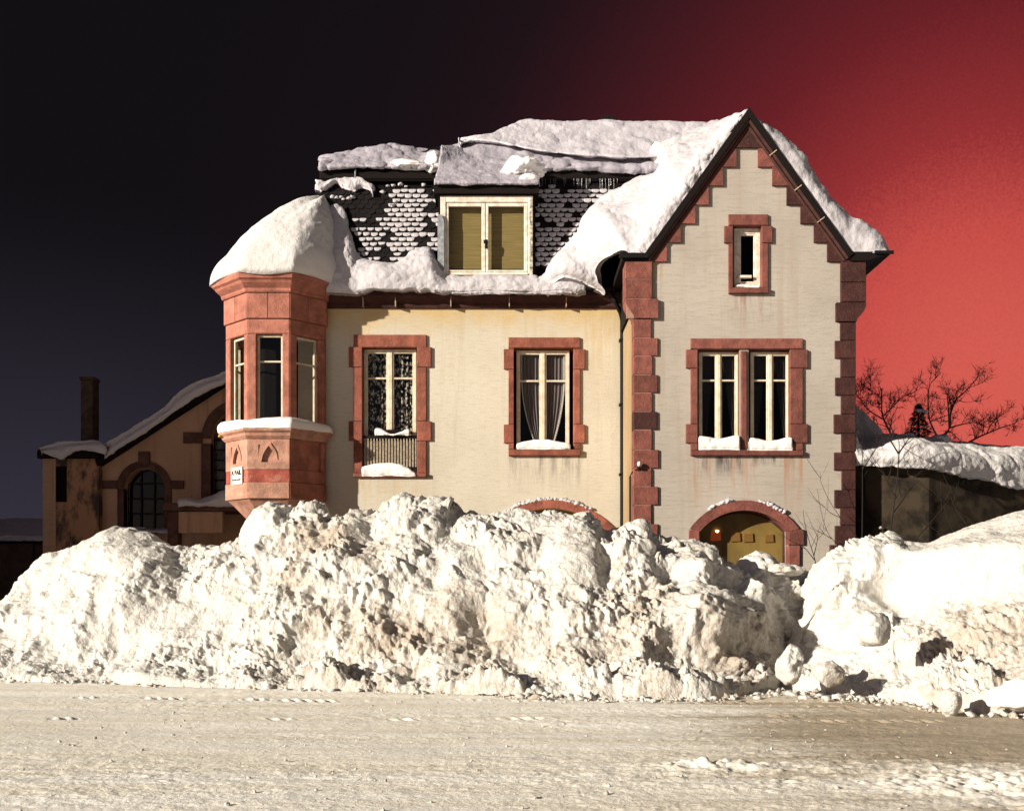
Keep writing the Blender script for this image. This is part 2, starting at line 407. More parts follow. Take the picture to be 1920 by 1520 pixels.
def ochre_f(n, b, out):
    p = n.pos(); x, y, z = n.xyz(p)
    w = n.noise(p, 1.6, 3, .5, stretch=(1.5, 1, .7))
    c = n.mix(n.sstep(w, .35, .7), (0.30, 0.20, 0.055), (0.20, 0.125, 0.035))
    n.put(b.inputs['Base Color'], c); b.inputs['Roughness'].default_value = .7
OCHRE = mat('ochre_panel', ochre_f)
def blind_f(n, b, out):
    p = n.pos(); x, y, z = n.xyz(p)
    s = n.noise(p, 3.0, 4, .7, stretch=(.3, 1, 16))
    n.put(b.inputs['Base Color'], n.mix(n.sstep(s, .35, .65), (0.30, 0.225, 0.085), (0.20, 0.145, 0.05)))
    n.put(b.inputs['Normal'], n.bump(s, .6, .02)); b.inputs['Roughness'].default_value = .7
BLIND = mat('straw_blind', blind_f)
def glass_f(n, b, out):
    fr = n.add('ShaderNodeLayerWeight'); refl = n.m('ADD', n.m('MULTIPLY', n.m('POWER', fr.outputs['Facing'], 5.0), 0.85), 0.025)
    tr = n.add('ShaderNodeBsdfTransparent'); tr.inputs[0].default_value = (.86, .87, .86, 1)
    gl = n.add('ShaderNodeBsdfGlossy'); gl.inputs['Roughness'].default_value = .03
    mxs = n.add('ShaderNodeMixShader'); n.put(mxs.inputs[0], refl)
    n.nt.links.new(tr.outputs[0], mxs.inputs[1]); n.nt.links.new(gl.outputs[0], mxs.inputs[2]); n.nt.links.new(mxs.outputs[0], out.inputs[0])
GLASS = mat('window_glass', glass_f)
def lace_f(dens, c, fig=True, scale=13):
    def f(n, b, out):
        p = n.pos(); x, y, z = n.xyz(p)
        v = n.voro(p, scale, 'F1'); w = n.noise(p, scale * 1.2, 3, .6, stretch=(1, 1, .6))
        k = n.m('MULTIPLY', n.sstep(n.m('ADD', w, n.m('MULTIPLY', v, -.5)), .16, .42), dens) if fig else dens
        n.put(b.inputs['Base Color'], c); b.inputs['Roughness'].default_value = .9
        tr = n.add('ShaderNodeBsdfTransparent'); mxs = n.add('ShaderNodeMixShader'); n.put(mxs.inputs[0], k)
        n.nt.links.new(tr.outputs[0], mxs.inputs[1]); n.nt.links.new(b.outputs[0], mxs.inputs[2]); n.nt.links.new(mxs.outputs[0], out.inputs[0])
    return f
LACE = mat('lace_curtain', lace_f(0.62, (0.60, 0.55, 0.47)))
SHEER = mat('sheer_curtain', lace_f(0.75, (0.20, 0.165, 0.165), False))
SHEERD = mat('dim_sheer_curtain', lace_f(0.5, (0.07, 0.058, 0.06), False))
TRIM = simple('curtain_trim', (0.62, 0.58, 0.52), .9)
def glow_f(c, s):
    def f(n, b, out):
        n.put(b.inputs['Base Color'], (.21, .115, .03)); n.put(b.inputs['Emission Color'], c); b.inputs['Emission Strength'].default_value = s
    return f
BULB = mat('lit_bulb', glow_f((1.0, 0.62, 0.30), 9.0))
SHADE = mat('lit_lamp_shade', glow_f((1.0, 0.12, 0.02), 0.10))
LAMPW = simple('lamp_white', (0.75, 0.72, 0.66), .35)
YELLOW = simple('yellow_lichen', (0.7, 0.42, 0.03), .8)

# ------------------------------------------------------------------ snow helpers
def cr(P, n, axis):
    """Catmull-Rom resampling of a control grid along one axis"""
    P = np.moveaxis(np.asarray(P, float), axis, 0); m_ = P.shape[0]
    t = np.linspace(0, m_ - 1, n); i = np.clip(np.floor(t).astype(int), 0, m_ - 2); f = (t - i).reshape(-1, *([1] * (P.ndim - 1)))
    E = np.concatenate([2 * P[:1] - P[1:2], P, 2 * P[-1:] - P[-2:-1]])
    p0, p1, p2, p3 = E[i], E[i + 1], E[i + 2], E[i + 3]
    o = 0.5 * (2 * p1 + (p2 - p0) * f + (2 * p0 - 5 * p1 + 4 * p2 - p3) * f**2 + (3 * p1 - p0 - 3 * p2 + p3) * f**3)
    return np.moveaxis(o, 0, axis)
def gridfaces(nu, nv):
    i = np.arange(nu * nv).reshape(nu, nv)
    return np.stack([i[:-1, :-1], i[1:, :-1], i[1:, 1:], i[:-1, 1:]], -1).reshape(-1, 4)
def patch(name, ctrl, nu, nv, thick=0.25, roll=None, amp=0.05, scale=0.8, rag=0.05, seed=1, mt=None, lump=0.0, lump_size=.4, facing=(0, -1, .35), skip=(), parent=None, **k):
    """a blanket of snow: control grid = its top; edges rolled over by the thickness and closed round the rim"""
    C = np.asarray(ctrl, float); G0 = cr(cr(C, nu, 0), nv, 1)
    du = np.gradient(G0, axis=0); dv = np.gradient(G0, axis=1); nn = np.cross(du, dv)
    nn /= np.linalg.norm(nn, axis=2, keepdims=True) + 1e-9
    if (nn.reshape(-1, 3) @ np.array(facing)).mean() < 0: nn = -nn; flip = True
    else: flip = False
    Lu = np.linalg.norm(du, axis=2).sum(0).mean(); Lv = np.linalg.norm(dv, axis=2).sum(1).mean()
    u = np.linspace(0, 1, nu)[:, None]; v = np.linspace(0, 1, nv)[None, :]
    big = np.full((nu, nv), 1e3); e = big.copy()
    if 'u0' not in skip: e = np.minimum(e, u * Lu + 0 * v)
    if 'u1' not in skip: e = np.minimum(e, (1 - u) * Lu + 0 * v)
    if 'v0' not in skip: e = np.minimum(e, v * Lv + 0 * u)
    if 'v1' not in skip: e = np.minimum(e, (1 - v) * Lv + 0 * u)
    roll = roll or thick
    P = G0.reshape(-1, 3)
    near = np.exp(-e / (roll * 1.2)).reshape(-1)
    ragv = np.stack([fbm(P, .35, 4, seed + 5), fbm(P, .35, 4, seed + 15) * .3, fbm(P, .35, 4, seed + 25)], 1)
    x = np.clip(1 - e / roll, 0, 1); drop = thick * (1 - np.sqrt(np.clip(1 - x * x, 0, 1)))
    disp = amp * fbm(P, scale, 5, seed) * 1.6 + .014 * fbm(P, .16, 3, seed + 44) + .016 * fbm(P, .30, 4, seed + 46, ridged=True) * sst(fbm(P, 1.0, 2, seed + 47), -.1, .35)
    if lump: disp += lump * (clods(P, lump_size, seed + 3) / lump_size - .25) * (0.4 + 0.6 * sst(fbm(P, 1.3, 2, seed + 8), -.2, .3))
    Q = P + nn.reshape(-1, 3) * (disp - drop.reshape(-1))[:, None] + ragv * rag * near[:, None] * 2
    Fc = gridfaces(nu, nv)
    idx = np.arange(nu * nv).reshape(nu, nv)
    rim = np.concatenate([idx[0, :], idx[1:, -1], idx[-1, -2::-1], idx[-2:0:-1, 0]])
    back = Q[rim] - nn.reshape(-1, 3)[rim] * max(thick * .6, .06) + np.array((0, .03, 0))
    b0 = len(Q); m_ = len(rim); j = np.arange(m_); j2 = (j + 1) % m_
    Fr = np.stack([rim[j], b0 + j, b0 + j2, rim[j2]], 1)
    if not flip: Fr = Fr
    V = np.concatenate([Q, back]); Fc = np.concatenate([Fc, Fr])
    return mk(name, V, Fc, mt or SNOW, parent, smooth=True, **k)

_ico = bmesh.new(); bmesh.ops.create_icosphere(_ico, subdivisions=1, radius=1); ICO1 = (np.array([v.co[:] for v in _ico.verts]), np.array([[v.index for v in f.verts] for f in _ico.faces])); _ico.free()
_ico = bmesh.new(); bmesh.ops.create_icosphere(_ico, subdivisions=2, radius=1); ICO2 = (np.array([v.co[:] for v in _ico.verts]), np.array([[v.index for v in f.verts] for f in _ico.faces])); _ico.free()
_ico = bmesh.new(); bmesh.ops.create_icosphere(_ico, subdivisions=5, radius=1); ICO5 = (np.array([v.co[:] for v in _ico.verts]), np.array([[v.index for v in f.verts] for f in _ico.faces])); _ico.free()
_ico = bmesh.new(); bmesh.ops.create_icosphere(_ico, subdivisions=4, radius=1); ICO4 = (np.array([v.co[:] for v in _ico.verts]), np.array([[v.index for v in f.verts] for f in _ico.faces])); _ico.free()
def chunk(name, c, size, seed, mt=None, dirt=.15, rough=.35, parent=None, **k):
    """one lump of snow, broken and uneven"""
    V, Fc = (ICO5 if max(size) > .3 else ICO4); S = np.array(size); Pn = V * 1.0 + seed * 3.7
    d = 1 + rough * (fbm(Pn, 1.1, 3, seed) + .45 * fbm(Pn, .3, 4, seed + 4)) + .25 * rough * clods(Pn, .45, seed + 2) / .45
    # a few flat broken faces
    rs = np.random.RandomState(seed)
    for q in range(4):
        nv = rs.normal(size=3); nv /= np.linalg.norm(nv); h = rs.uniform(.72, .95)
        dot = V @ nv; lim = np.where(dot > 1e-3, h / np.maximum(dot, 1e-3), 9); d = np.minimum(d, lim + .12 * (d - lim) * (d > lim))
    Q = V * d[:, None] * S + np.array(c)
    dd = np.clip(dirt + .5 * fbm(Q, .35, 3, seed + 9), 0, 1)
    return mk(name, Q, Fc, mt or SNOW_BANK, parent, smooth=True, attr={'dirt': dd}, **k)

# ------------------------------------------------------------------ ground and road
g_ = G().add([(-600, -40, -.12), (600, -40, -.12), (600, 1500, -.12), (-600, 1500, -.12)], [(0, 1, 2, 3)])
g_.mk('ground', SNOW_SMOOTH, kind='structure', label='snow covered ground around the house')
def road():
    nx, ny = 940, 450
    ys = 5.2 * (21.5 / 5.2) ** np.linspace(0, 1, ny); xs = np.linspace(-1, 1, nx)
    Yg, Xg = np.meshgrid(ys, xs, indexing='ij'); Xg = Xg * (Yg * .56 + .6)
    P = np.stack([Xg.ravel(), Yg.ravel(), np.zeros(Xg.size)], 1); X, Y = P[:, 0], P[:, 1]
    S = P * np.array((.42, 1.3, 1))
    rough_m = .35 + .65 * sst(fbm(S, 2.6, 3, 3), -.25, .35)
    right = sst(X, -1.5, 5.5)
    z = .6 * rough_m * (.13 + .24 * right + .10 * fbm(P, 1.2, 2, 15)) * (clods(P, .085, 35, .15, .6) + .9 * clods(P, .045, 36, .2, .65))
    z += .022 * fbm(S, 1.1, 3, 11) + (.008 + .012 * right) * fbm(P * np.array((.6, 1, 1)), .16, 4, 21) * rough_m * 1.6
    z += (.012 + .028 * right) * (clods(P * np.array((.7, 1, 1)), .11, 31, .1, .5) / .11) * rough_m * (0.35 + sst(fbm(P, .9, 3, 41), .0, .4))
    # wheel ruts along the road
    for yc, wd, dp in ((15.3, .22, .035), (13.6, .35, .03), (12.1, .35, .035), (10.2, .3, .02)):
        cy = yc + .22 * np.sin(X * .16 + yc) - .05 * X * (yc > 12)
        z -= dp * np.exp(-((Y - cy) / wd) ** 2) * (.4 + .6 * right)
    # tread prints: rows of little blocks
    for yc, x0, x1, pitch in ((16.05, 0.4, 6.8, .16), (15.75, -9.2, -1.6, .17), (14.1, 2.8, 7.5, .18), (14.4, 3.2, 7.5, .18), (12.2, 6.2, 9, .17), (15.3, -2.0, 4.5, .15), (13.0, -7, 2, .16), (13.3, 1.5, 6.5, .17), (12.75, 2, 7, .17)):
        cy = yc - .10 * (X - x0) * (yc > 14) + .05 * np.sin(X * .7)
        band = np.exp(-((Y - cy) / .11) ** 4) * sst(X, x0, x0 + .8) * (1 - sst(X, x1 - .8, x1)) * sst(fbm(P, .9, 3, 77), -.05, .3)
        ph = np.sin(2 * np.pi * (X / pitch + (Y - cy) * 3.2))
        z += band * (.042 * sst(ph, -.3, .5) - .022); tread = band if yc == 16.05 else np.maximum(tread, band)
    # heap of loose snow
    hx, hy = wx(1330, 9.6), 9.55
    hump = np.exp(-(((X - hx - .12 * fbm(P, .5, 2, 52)) / .46) ** 2 + ((Y - hy) / .22) ** 2)) * sst(fbm(P, .30, 3, 53), -.45, .25)
    z += hump * (.035 + .055 * clods(P, .075, 51, .2, .75) / .075 + .05 * clods(P, .15, 54) / .15)
    hx2, hy2 = wx(1870, 8.8), 8.6
    hump2 = np.exp(-(((X - hx2) / .9) ** 2 + ((Y - hy2) / .7) ** 2)); z += hump2 * (.02 + .05 * clods(P, .10, 57) / .10)
    P[:, 2] = z
    yc = 11.6 - .02 * X
    dirt = .0 + .30 * sst(X, -3, 5) + .62 * sst(X, 1.0, 6.0) * np.exp(-((Y - yc) / 1.1) ** 2) + .30 * sst(X, 1, 6) * np.exp(-((Y - 13.4) / .8) ** 2) + .22 * sst(X, .5, 4.5) + .20 * fbm(S * np.array((.5, 1, 1)), 1.3, 4, 61)
    for yl, ph_, am_ in ((14.6, .3, .34), (13.1, 1.7, .30), (12.3, 2.9, .34), (11.2, .9, .40), (10.1, 4.0, .30), (9.0, 5.2, .25), (8.1, 3.3, .25)):
        yy = yl + .10 * np.sin(X * .5 + ph_) + .12 * fbm(np.stack([X, X * 0 + yl, X * 0], 1), 2.5, 2, 66)
        dirt += am_ * np.exp(-np.abs((Y - yy) / .07)) * sst(fbm(S * np.array((.5, 1, 1)) + ph_, 1.2, 3, 67), -.1, .3) * (.75 + .45 * right)
    dirt += .22 * tread
    dirt -= .8 * hump + .45 * hump2
    dirt -= .12 * sst(-X, 2.5, 6)
    mk('road', P, gridfaces(ny, nx), ROAD, smooth=True, attr={'dirt': np.clip(dirt, 0, 1)}, kind='structure', label='snow packed road with wheel tracks and brown grit')
    # plain sheet in front of and beside the finely modelled stretch
    G().add([(-60, -8, -.09), (60, -8, -.09), (60, 22, -.09), (-60, 22, -.09)], [(0, 1, 2, 3)]).mk('road_verge', SNOW_SMOOTH, kind='structure', label='trodden snow beside the road')
road()

# ------------------------------------------------------------------ snow banks
def bank(name, pxs, rows, nx, nt, seed, smoothmask=None, dirtfn=None, label=None, feats=(), amp=1.0, roughfn=None, leftsoft=None):
    """rows: list of (kind, px -> value) control curves from the road edge over the crest to the back; each row gives (py list, depth list) over pxs"""
    px = np.linspace(pxs[0], pxs[-1], nx)
    C = []
    for (py, dep) in rows:
        a = pchip(px, pxs, py); d = pchip(px, pxs, dep)
        C.append(np.stack([wx(px, d), d, wz(a, d)], 1))
    C = np.stack(C, 0)
    tt = np.linspace(0, 1, nt) ** 1.0
    # denser on the front rows
    G0 = cr(C, nt * 4, 0)
    L = np.concatenate([[0], np.cumsum(np.linalg.norm(np.diff(G0, axis=0), axis=2).mean(1))])
    hid = int(len(L) * .86); w = np.where(np.arange(len(L)) < hid, 1.0, .35); Lw = np.concatenate([[0], np.cumsum(np.diff(L) * w[1:])])
    ii = np.interp(np.linspace(0, Lw[-1], nt), Lw, np.arange(len(Lw))).round().astype(int)
    G0 = G0[ii]; tpar = ii / (len(L) - 1)
    du = np.gradient(G0, axis=0); dv = np.gradient(G0, axis=1); nn = np.cross(dv, du); nn /= np.linalg.norm(nn, axis=2, keepdims=True) + 1e-9
    if (nn[..., 1].mean()) > 0: nn = -nn
    P = G0.reshape(-1, 3); nn = nn.reshape(-1, 3)
    T = np.repeat(tpar, nx); PX = np.tile(px, nt)
    PY = HY - (P[:, 2] - HC) * F / P[:, 1]
    sm = smoothmask(PX, PY, T, P) if smoothmask else np.zeros(len(P))
    m1 = sst(fbm(P, 1.5, 3, seed + 40), -.22, .34)          # where it is cloddy, and where ploughed smooth
    m2 = sst(fbm(P, .8, 4, seed + 50), -.16, .34)
    m2 = np.maximum(m2, .75 * sst(-PY, -1015, -965))
    cl = (1 - sm) * (leftsoft(PX) if leftsoft else 1)
    warp = P + .16 * np.stack([fbm(P, .5, 3, seed + 60), fbm(P, .5, 3, seed + 61), fbm(P, .5, 3, seed + 62)], 1)
    d = .22 * fbm(P, 1.3, 3, seed) * (1 - .6 * sm)
    d += cl * amp * (.15 * (clods(warp, 1.0, seed + 1) - .25)
                     + .20 * (clods(warp, .50, seed + 2) - .12) * (.35 + .65 * m1)
                     + .36 * clods(warp, .24, seed + 3) * (.08 + .92 * m2)
                     + .62 * clods(warp, .115, seed + 4, .2, .7) * (.30 + .70 * m2)
                     + .50 * clods(P, .055, seed + 14, .2, .7) * (.45 + .55 * m2))
    d += cl * amp * (.11 * fbm(warp, .95, 6, seed + 45, .46, True) + .065 * fbm(warp, .42, 5, seed + 5, ridged=True) * m2 + .030 * fbm(P, .14, 3, seed + 6, ridged=True) * (.3 + .7 * m2))
    d += sm * (.038 * fbm(P * np.array((1, 1, .25)), .3, 4, seed + 7) + .012 * fbm(P, .09, 2, seed + 8))
    if roughfn:                                     # granular, crumbling places
        rg = roughfn(PX, PY); rg = rg * (.3 + .9 * sst(fbm(P, .7, 3, seed + 34), -.25, .35)); d += rg * (.8 * clods(P, .13, seed + 31, .2, .75) + .9 * clods(P, .065, seed + 32, .2, .7) + .03 * fbm(P, .2, 3, seed + 33, ridged=True))
    for (fx, fy, rx, ry, am) in feats:
        d += am * np.exp(-(((PX - fx) / rx) ** 2 + ((PY - fy) / ry) ** 2) ** 1.3)
    base = sst(T, 0, .05); d = d * (.25 + .75 * base)
    Q = P + nn * d[:, None]
    crag = fbm(P, .9, 3, seed + 70)
    dirt = dirtfn(PX, PY, T, P, seed) if dirtfn else np.zeros(len(P))
    return mk(name, Q, gridfaces(nt, nx)[:, ::-1], SNOW_BANK, smooth=True, attr={'dirt': np.clip(dirt, 0, 1)}, label=label, cat='snow bank')

def bank_one():
    P_ = [-330, -120, 0, 30, 85, 125, 175, 230, 285, 330, 375, 430, 468, 482, 515, 550, 590, 640, 675, 710, 760, 800, 845, 900, 970, 1020, 1080, 1130, 1170, 1200, 1230, 1270, 1310, 1345, 1385, 1430, 1470, 1520, 1575, 1630]
    crest = [1165, 1135, 1120, 1105, 1042, 1016, 992, 986, 990, 1012, 1024, 1016, 1003, 972, 952, 958, 953, 962, 953, 958, 950, 953, 968, 961, 955, 963, 966, 978, 978, 970, 1000, 1006, 1026, 1048, 1050, 1048, 1074, 1080, 1096, 1110]
    n = len(P_); P_ = np.array(P_, float); crest = np.array(crest, float)
    basepy = np.interp(P_, [-330, 0, 300, 600, 900, 1100, 1300, 1350, 1420, 1490, 1560, 1630], [1262, 1268, 1276, 1284, 1291, 1297, 1299, 1297, 1288, 1277, 1270, 1268])
    yb = F * HC / (basepy - HY)
    dep = np.interp(P_, [-330, 200, 500, 1250, 1420, 1520, 1630], [2.6, 2.9, 3.1, 3.0, 2.7, 2.5, 2.3])
    yc = yb + dep
    def pyat(z, Y): return HY - (z - HC) * F / Y
    zc = HC + (HY - (crest + 20 + 5 * sst(P_, 560, 900))) / F * yc
    xf = np.linspace(P_[0], P_[-1], 400); zf = np.interp(xf, P_, zc); kk = np.hanning(71); kk /= kk.sum(); zs = np.interp(P_, xf, np.convolve(np.pad(zf, 35, 'edge'), kk, 'valid'))
    rows = []
    rows.append((pyat(np.full(n, -.10), yb - .95), yb - .95))
    rows.append((pyat(np.full(n, .02), yb - .50), yb - .50))
    rows.append((pyat(np.full(n, .14), yb - .12), yb - .12))
    for fz, fd in ((.22, .11), (.48, .30), (.74, .55), (.92, .80), (1.0, 1.0), (.90, 1.18), (.45, 1.55), (-.05, 2.0)):
        Y = yb + dep * fd; wz_ = {1.0: 1.0, .92: .7, .90: .8, .74: .25}.get(fz, 0); rows.append((pyat((zs + (zc - zs) * wz_) * fz, Y), Y))
    def smooth(PX, PY, T, P):
        s = .75 * np.exp(-(((PX - 1060) / 60) ** 2 + ((PY - 1060) / 75) ** 2)) + .55 * np.exp(-(((PX - 260) / 90) ** 2 + ((PY - 1030) / 45) ** 2))
        s += .6 * np.exp(-(((PX - 1290) / 45) ** 2 + ((PY - 1060) / 35) ** 2))
        s += .5 * np.exp(-(((PX - 1080) / 90) ** 2 + ((PY - 1265) / 20) ** 2))
        return np.clip(s, 0, .9)
    def dirt(PX, PY, T, P, seed):
        d = .24 + .50 * fbm(P, .8, 4, seed + 80) + .22 * sst(PY, 1080, 1260) * sst(PX, 200, 700)
        d += .62 * np.exp(-(((PX - 630) / 90) ** 2 + ((PY - 1030) / 45) ** 2)) + .45 * np.exp(-(((PX - 780) / 150) ** 2 + ((PY - 1200) / 70) ** 2))
        d += .50 * np.exp(-(((PX - 1190) / 70) ** 2 + ((PY - 1130) / 60) ** 2)) + .45 * np.exp(-(((PX - 1380) / 80) ** 2 + ((PY - 1230) / 50) ** 2))
        d += .25 * np.exp(-(((PX - 560) / 60) ** 2 + ((PY - 1110) / 40) ** 2))
        d -= .34 * sst(-PX, -520, -200)
        return d
    feats = [(500, 975, 28, 26, .10), (588, 965, 26, 22, .06), (690, 1010, 26, 45, -.16), (800, 985, 60, 30, .12), (905, 1180, 30, 40, -.25), (820, 1095, 20, 25, -.15),
             (1070, 1060, 50, 80, .22), (1135, 1040, 16, 60, -.12), (1190, 1120, 45, 45, -.16), (1300, 1065, 36, 40, .22), (1260, 1090, 30, 25, -.15), (1290, 1180, 60, 45, .28), (1230, 1240, 50, 40, .18),
             (1420, 1150, 26, 60, .12), (1370, 1225, 34, 36, -.10), (230, 1040, 60, 40, .15), (340, 1090, 40, 40, -.10), (830, 1250, 50, 30, .22), (975, 1245, 40, 28, -.18), (1050, 1255, 60, 22, .14), (1180, 1265, 40, 20, .12), (150, 1180, 40, 30, .12)]
    return bank('snow_bank', P_, rows, 1380, 340, 3, smooth, dirt, 'long cream white ploughed snow bank across the front of the house', feats, 1.0, lambda PX, PY: (.18 + .30 * sst(PY, 1150, 1260)) * (.35 + .65 * sst(PX, 250, 620)), lambda PX: .62 + .38 * sst(PX, 330, 640))
bank_one()
def bank_two():
    P_ = np.array([1470, 1505, 1540, 1575, 1610, 1650, 1690, 1730, 1790, 1860, 1930, 2050, 2250], float); n = len(P_)
    basepy = np.interp(P_, [1470, 1540, 1640, 1750, 1920, 2250], [1288, 1296, 1306, 1320, 1334, 1350])
    yb = F * HC / (basepy - HY)
    p1 = np.interp(P_, [1470, 1510, 1545, 1600, 1650, 1700, 1760, 1920, 2250], [1285, 1268, 1235, 1210, 1195, 1205, 1195, 1150, 1130])
    p2 = np.interp(P_, [1470, 1510, 1545, 1600, 1650, 1700, 1760, 1820, 1920, 2250], [1282, 1255, 1180, 1150, 1140, 1165, 1140, 1110, 1100, 1090])
    p3 = np.interp(P_, [1470, 1510, 1545, 1575, 1610, 1640, 1690, 1720, 1760, 1920, 2250], [1280, 1215, 1100, 1076, 1062, 1046, 1026, 1036, 1024, 1018, 1010])
    p4 = np.interp(P_, [1470, 1510, 1545, 1575, 1610, 1640, 1690, 1720, 1760, 1830, 1920, 2250], [1280, 1205, 1090, 1070, 1054, 1040, 1020, 1026, 1013, 990, 961, 890])
    rows = [(HY - (-.10 - HC) * F / (yb - .4), yb - .4), (HY - (.02 - HC) * F / (yb - .05), yb - .05)]
    d1 = np.interp(P_, [1470, 1700, 2250], [.8, 1.5, 2.0])
    rows += [((basepy + p1) / 2 + 4, yb + d1 * .45), (p1, yb + d1), (p2, yb + d1 + .35), ((p2 + p3) / 2, yb + d1 + .48), (p3, yb + d1 + .62), (p4 * .45 + p3 * .55 - 1, yb + d1 + 1.5), (p4, yb + d1 + 2.6)]
    Y = yb + d1 + 4.0; rows.append((HY - (np.clip(HC + (HY - p4) / F * (yb + d1 + 2.6) - .8, -.1, 9) - HC) * F / Y, Y))
    Y = yb + d1 + 5.6; rows.append((HY - (-.15 - HC) * F / Y, Y))
    def smooth(PX, PY, T, P):
        return np.clip(.96 * sst(PX, 1672, 1700) * sst(-PY, -1185 + 0 * PY, -1130) + .9 * sst(T, .62, .68) * sst(PX, 1690, 1740), 0, .96)
    def dirt(PX, PY, T, P, seed):
        d = .16 + .42 * fbm(P, .7, 4, seed + 80) + .46 * sst(PX, 1690, 1780) * sst(PY, 1090, 1160) * (1 - .55 * sst(PY, 1240, 1300)) + .15 * sst(PY, 1180, 1290)
        d -= .5 * sst(PX, 1690, 1740) * sst(-PY, -1120, -1070)
        return d
    feats = [(1640, 1175, 36, 38, .12), (1585, 1115, 30, 30, .2), (1665, 1115, 26, 34, -.15), (1740, 1180, 24, 30, -.2), (1690, 1215, 36, 30, .15)]
    return bank('snow_bank', P_, rows, 640, 340, 23, smooth, dirt, 'second snow bank with a sheer plough cut face, beside the dark masonry barn', feats, 1.0, lambda PX, PY: sst(PX, 1690, 1760) * sst(PY, 1105, 1160) + .4 * sst(PY, 1200, 1270))
bank_two()
def strew():
    rs = np.random.RandomState(5); V = []; Fs = []; D = []; b = 0
    n = 3800
    for i in range(n):
        px = rs.uniform(-40, 1960)
        bp = np.interp(px, [0, 300, 600, 900, 1100, 1300, 1450, 1600, 1750, 1920], [1268, 1276, 1284, 1291, 1297, 1299, 1296, 1306, 1320, 1334])
        off = abs(rs.normal()) * (.38 if px > 1000 else .26)
        Y = F * HC / (bp - HY) - off - (.42 if px < 1380 else -.12)
        r = .010 + .05 * rs.rand() ** 3.2 * (1.25 if px > 1300 else 1)
        if i % 12 == 0: Y = rs.uniform(7, 15.5); r = .006 + .012 * rs.rand() ** 2
        X = wx(px, Y); S = r * rs.uniform(.6, 1.3, 3)
        v = ICO1[0] * np.clip(1 + .45 * rs.normal(size=(len(ICO1[0]), 1)), .35, 1.9) * S * (1.1, 1.1, .75) + (X, Y, r * .15 + .005)
        V.append(v); Fs.append(ICO1[1] + b); b += len(v); D += [np.clip(.35 + .35 * rs.normal(), 0, 1)] * len(v)
    mk('snow_crumbs', np.concatenate(V), np.concatenate(Fs), SNOW_BANK, attr={'dirt': D}, kind='stuff', label='crumbs of broken snow strewn along the foot of the banks')
strew()
chunk('snow_chunk', W(1481, 1247, 15.2), (.22, .22, .25), 11, rough=.55, label='rounded white snow block lying in the dark gap between the two banks', cat='snow block')
chunk('snow_chunk', W(1640, 1182, 14.6), (.24, .22, .22), 12, dirt=.2, rough=.6, label='big round snow boulder low on the left side of the second bank', cat='snow block')
chunk('snow_chunk', W(1783, 1318, 13.4), (.15, .14, .17), 13, dirt=.35, label='upright sandy snow lump standing at the road edge by the second bank', cat='snow block')
chunk('snow_chunk', W(1876, 1308, 13.2), (.18, .16, .14), 14, mt=SNOW_SMOOTH, rough=.2, label='smooth clean white snow ball at the foot of the second bank, right edge', cat='snow block')
chunk('snow_chunk', W(1915, 1302, 13.1), (.26, .2, .2), 15, mt=SNOW_SMOOTH, rough=.25, label='large clean snow slab cut by the right edge of the picture', cat='snow block')
chunk('snow_chunk', W(1552, 1262, 15.0), (.22, .2, .18), 16, dirt=.4, label='grey dirty snow lump at the foot of the gap between the banks', cat='snow block')
chunk('snow_chunk', W(845, 1262, 16.7), (.36, .3, .22), 17, dirt=.2, label='wide pale snow slab at the foot of the long bank below the French window', cat='snow block')
chunk('snow_chunk', W(1462, 1069, 19.6), (.42, .35, .13), 18, dirt=.5, label='flat dirty snow lump on the ridge below the arched window', cat='snow block')

# ------------------------------------------------------------------ the house
HOUSE = empty('house', (wx(1000, MY), MY, 0), label='cream rendered villa with red sandstone trim, stepped gable and oriel under thick snow', cat='house')
XL = -5.73                                         # left corner of the main body
XW0, XW1 = wx(1189, WY), wx(1602, WY)              # wing front
XM1 = XW0                                          # main body ends at the wing
def arch_pts(cx, hw, zs, zt, n=18, kind='seg'):
    """points of a segmental arch from left springing to right springing"""
    rise = zt - zs; r = (hw * hw + rise * rise) / (2 * rise); zc = zt - r; a = math.asin(min(1, hw / r))
    if rise > hw: a = math.pi - a
    return [(cx + r * math.sin(-a + 2 * a * i / n), zc + r * math.cos(-a + 2 * a * i / n)) for i in range(n + 1)]
def rect(p0, p1, q0, q1, Y, e=0.0): return [(wx(p0, Y) - e, wz(q1, Y) - e), (wx(p1, Y) + e, wz(q1, Y) - e), (wx(p1, Y) + e, wz(q0, Y) + e), (wx(p0, Y) - e, wz(q0, Y) + e)]

ZE = wz(578, MY)                                    # top of the main wall, under the cornice
# main wall with its openings
arch2 = arch_pts(wx(1032, MY), wx(1160, MY) - wx(1032, MY) - .18, wz(1008, MY), wz(953, MY), 20)
holes = [rect(680, 782, 652, 893, MY, .02), rect(964, 1075, 653, 843, MY, .02), [(arch2[0][0], .6)] + arch2 + [(arch2[-1][0], .6)]]
G().prism([(XL, -.1), (XM1 + .3, -.1), (XM1 + .3, ZE + .4), (XL, ZE + .4)], MY, MY + .45, holes).mk('main_wall', WALL, HOUSE)
gs = G(); gs.box(XL, XL + .4, MY + .452, 33, -.1, ZE + .4).box(XL + .402, XM1 + .3, 32.6, 33, -.1, ZE + .4); gs.mk('back_wall', WALL_SIDE, HOUSE)
gi = G(); gi.box(XL + .41, XM1 + .2, MY + 1.6, MY + 1.7, 0, ZE + .3); gi.mk('inner_wall', ROOM, HOUSE)
gi = G(); gi.box(XL + .41, XM1 + .2, MY + .46, MY + 1.59, 3.4, 3.5); gi.mk('inner_floor', ROOM, HOUSE)

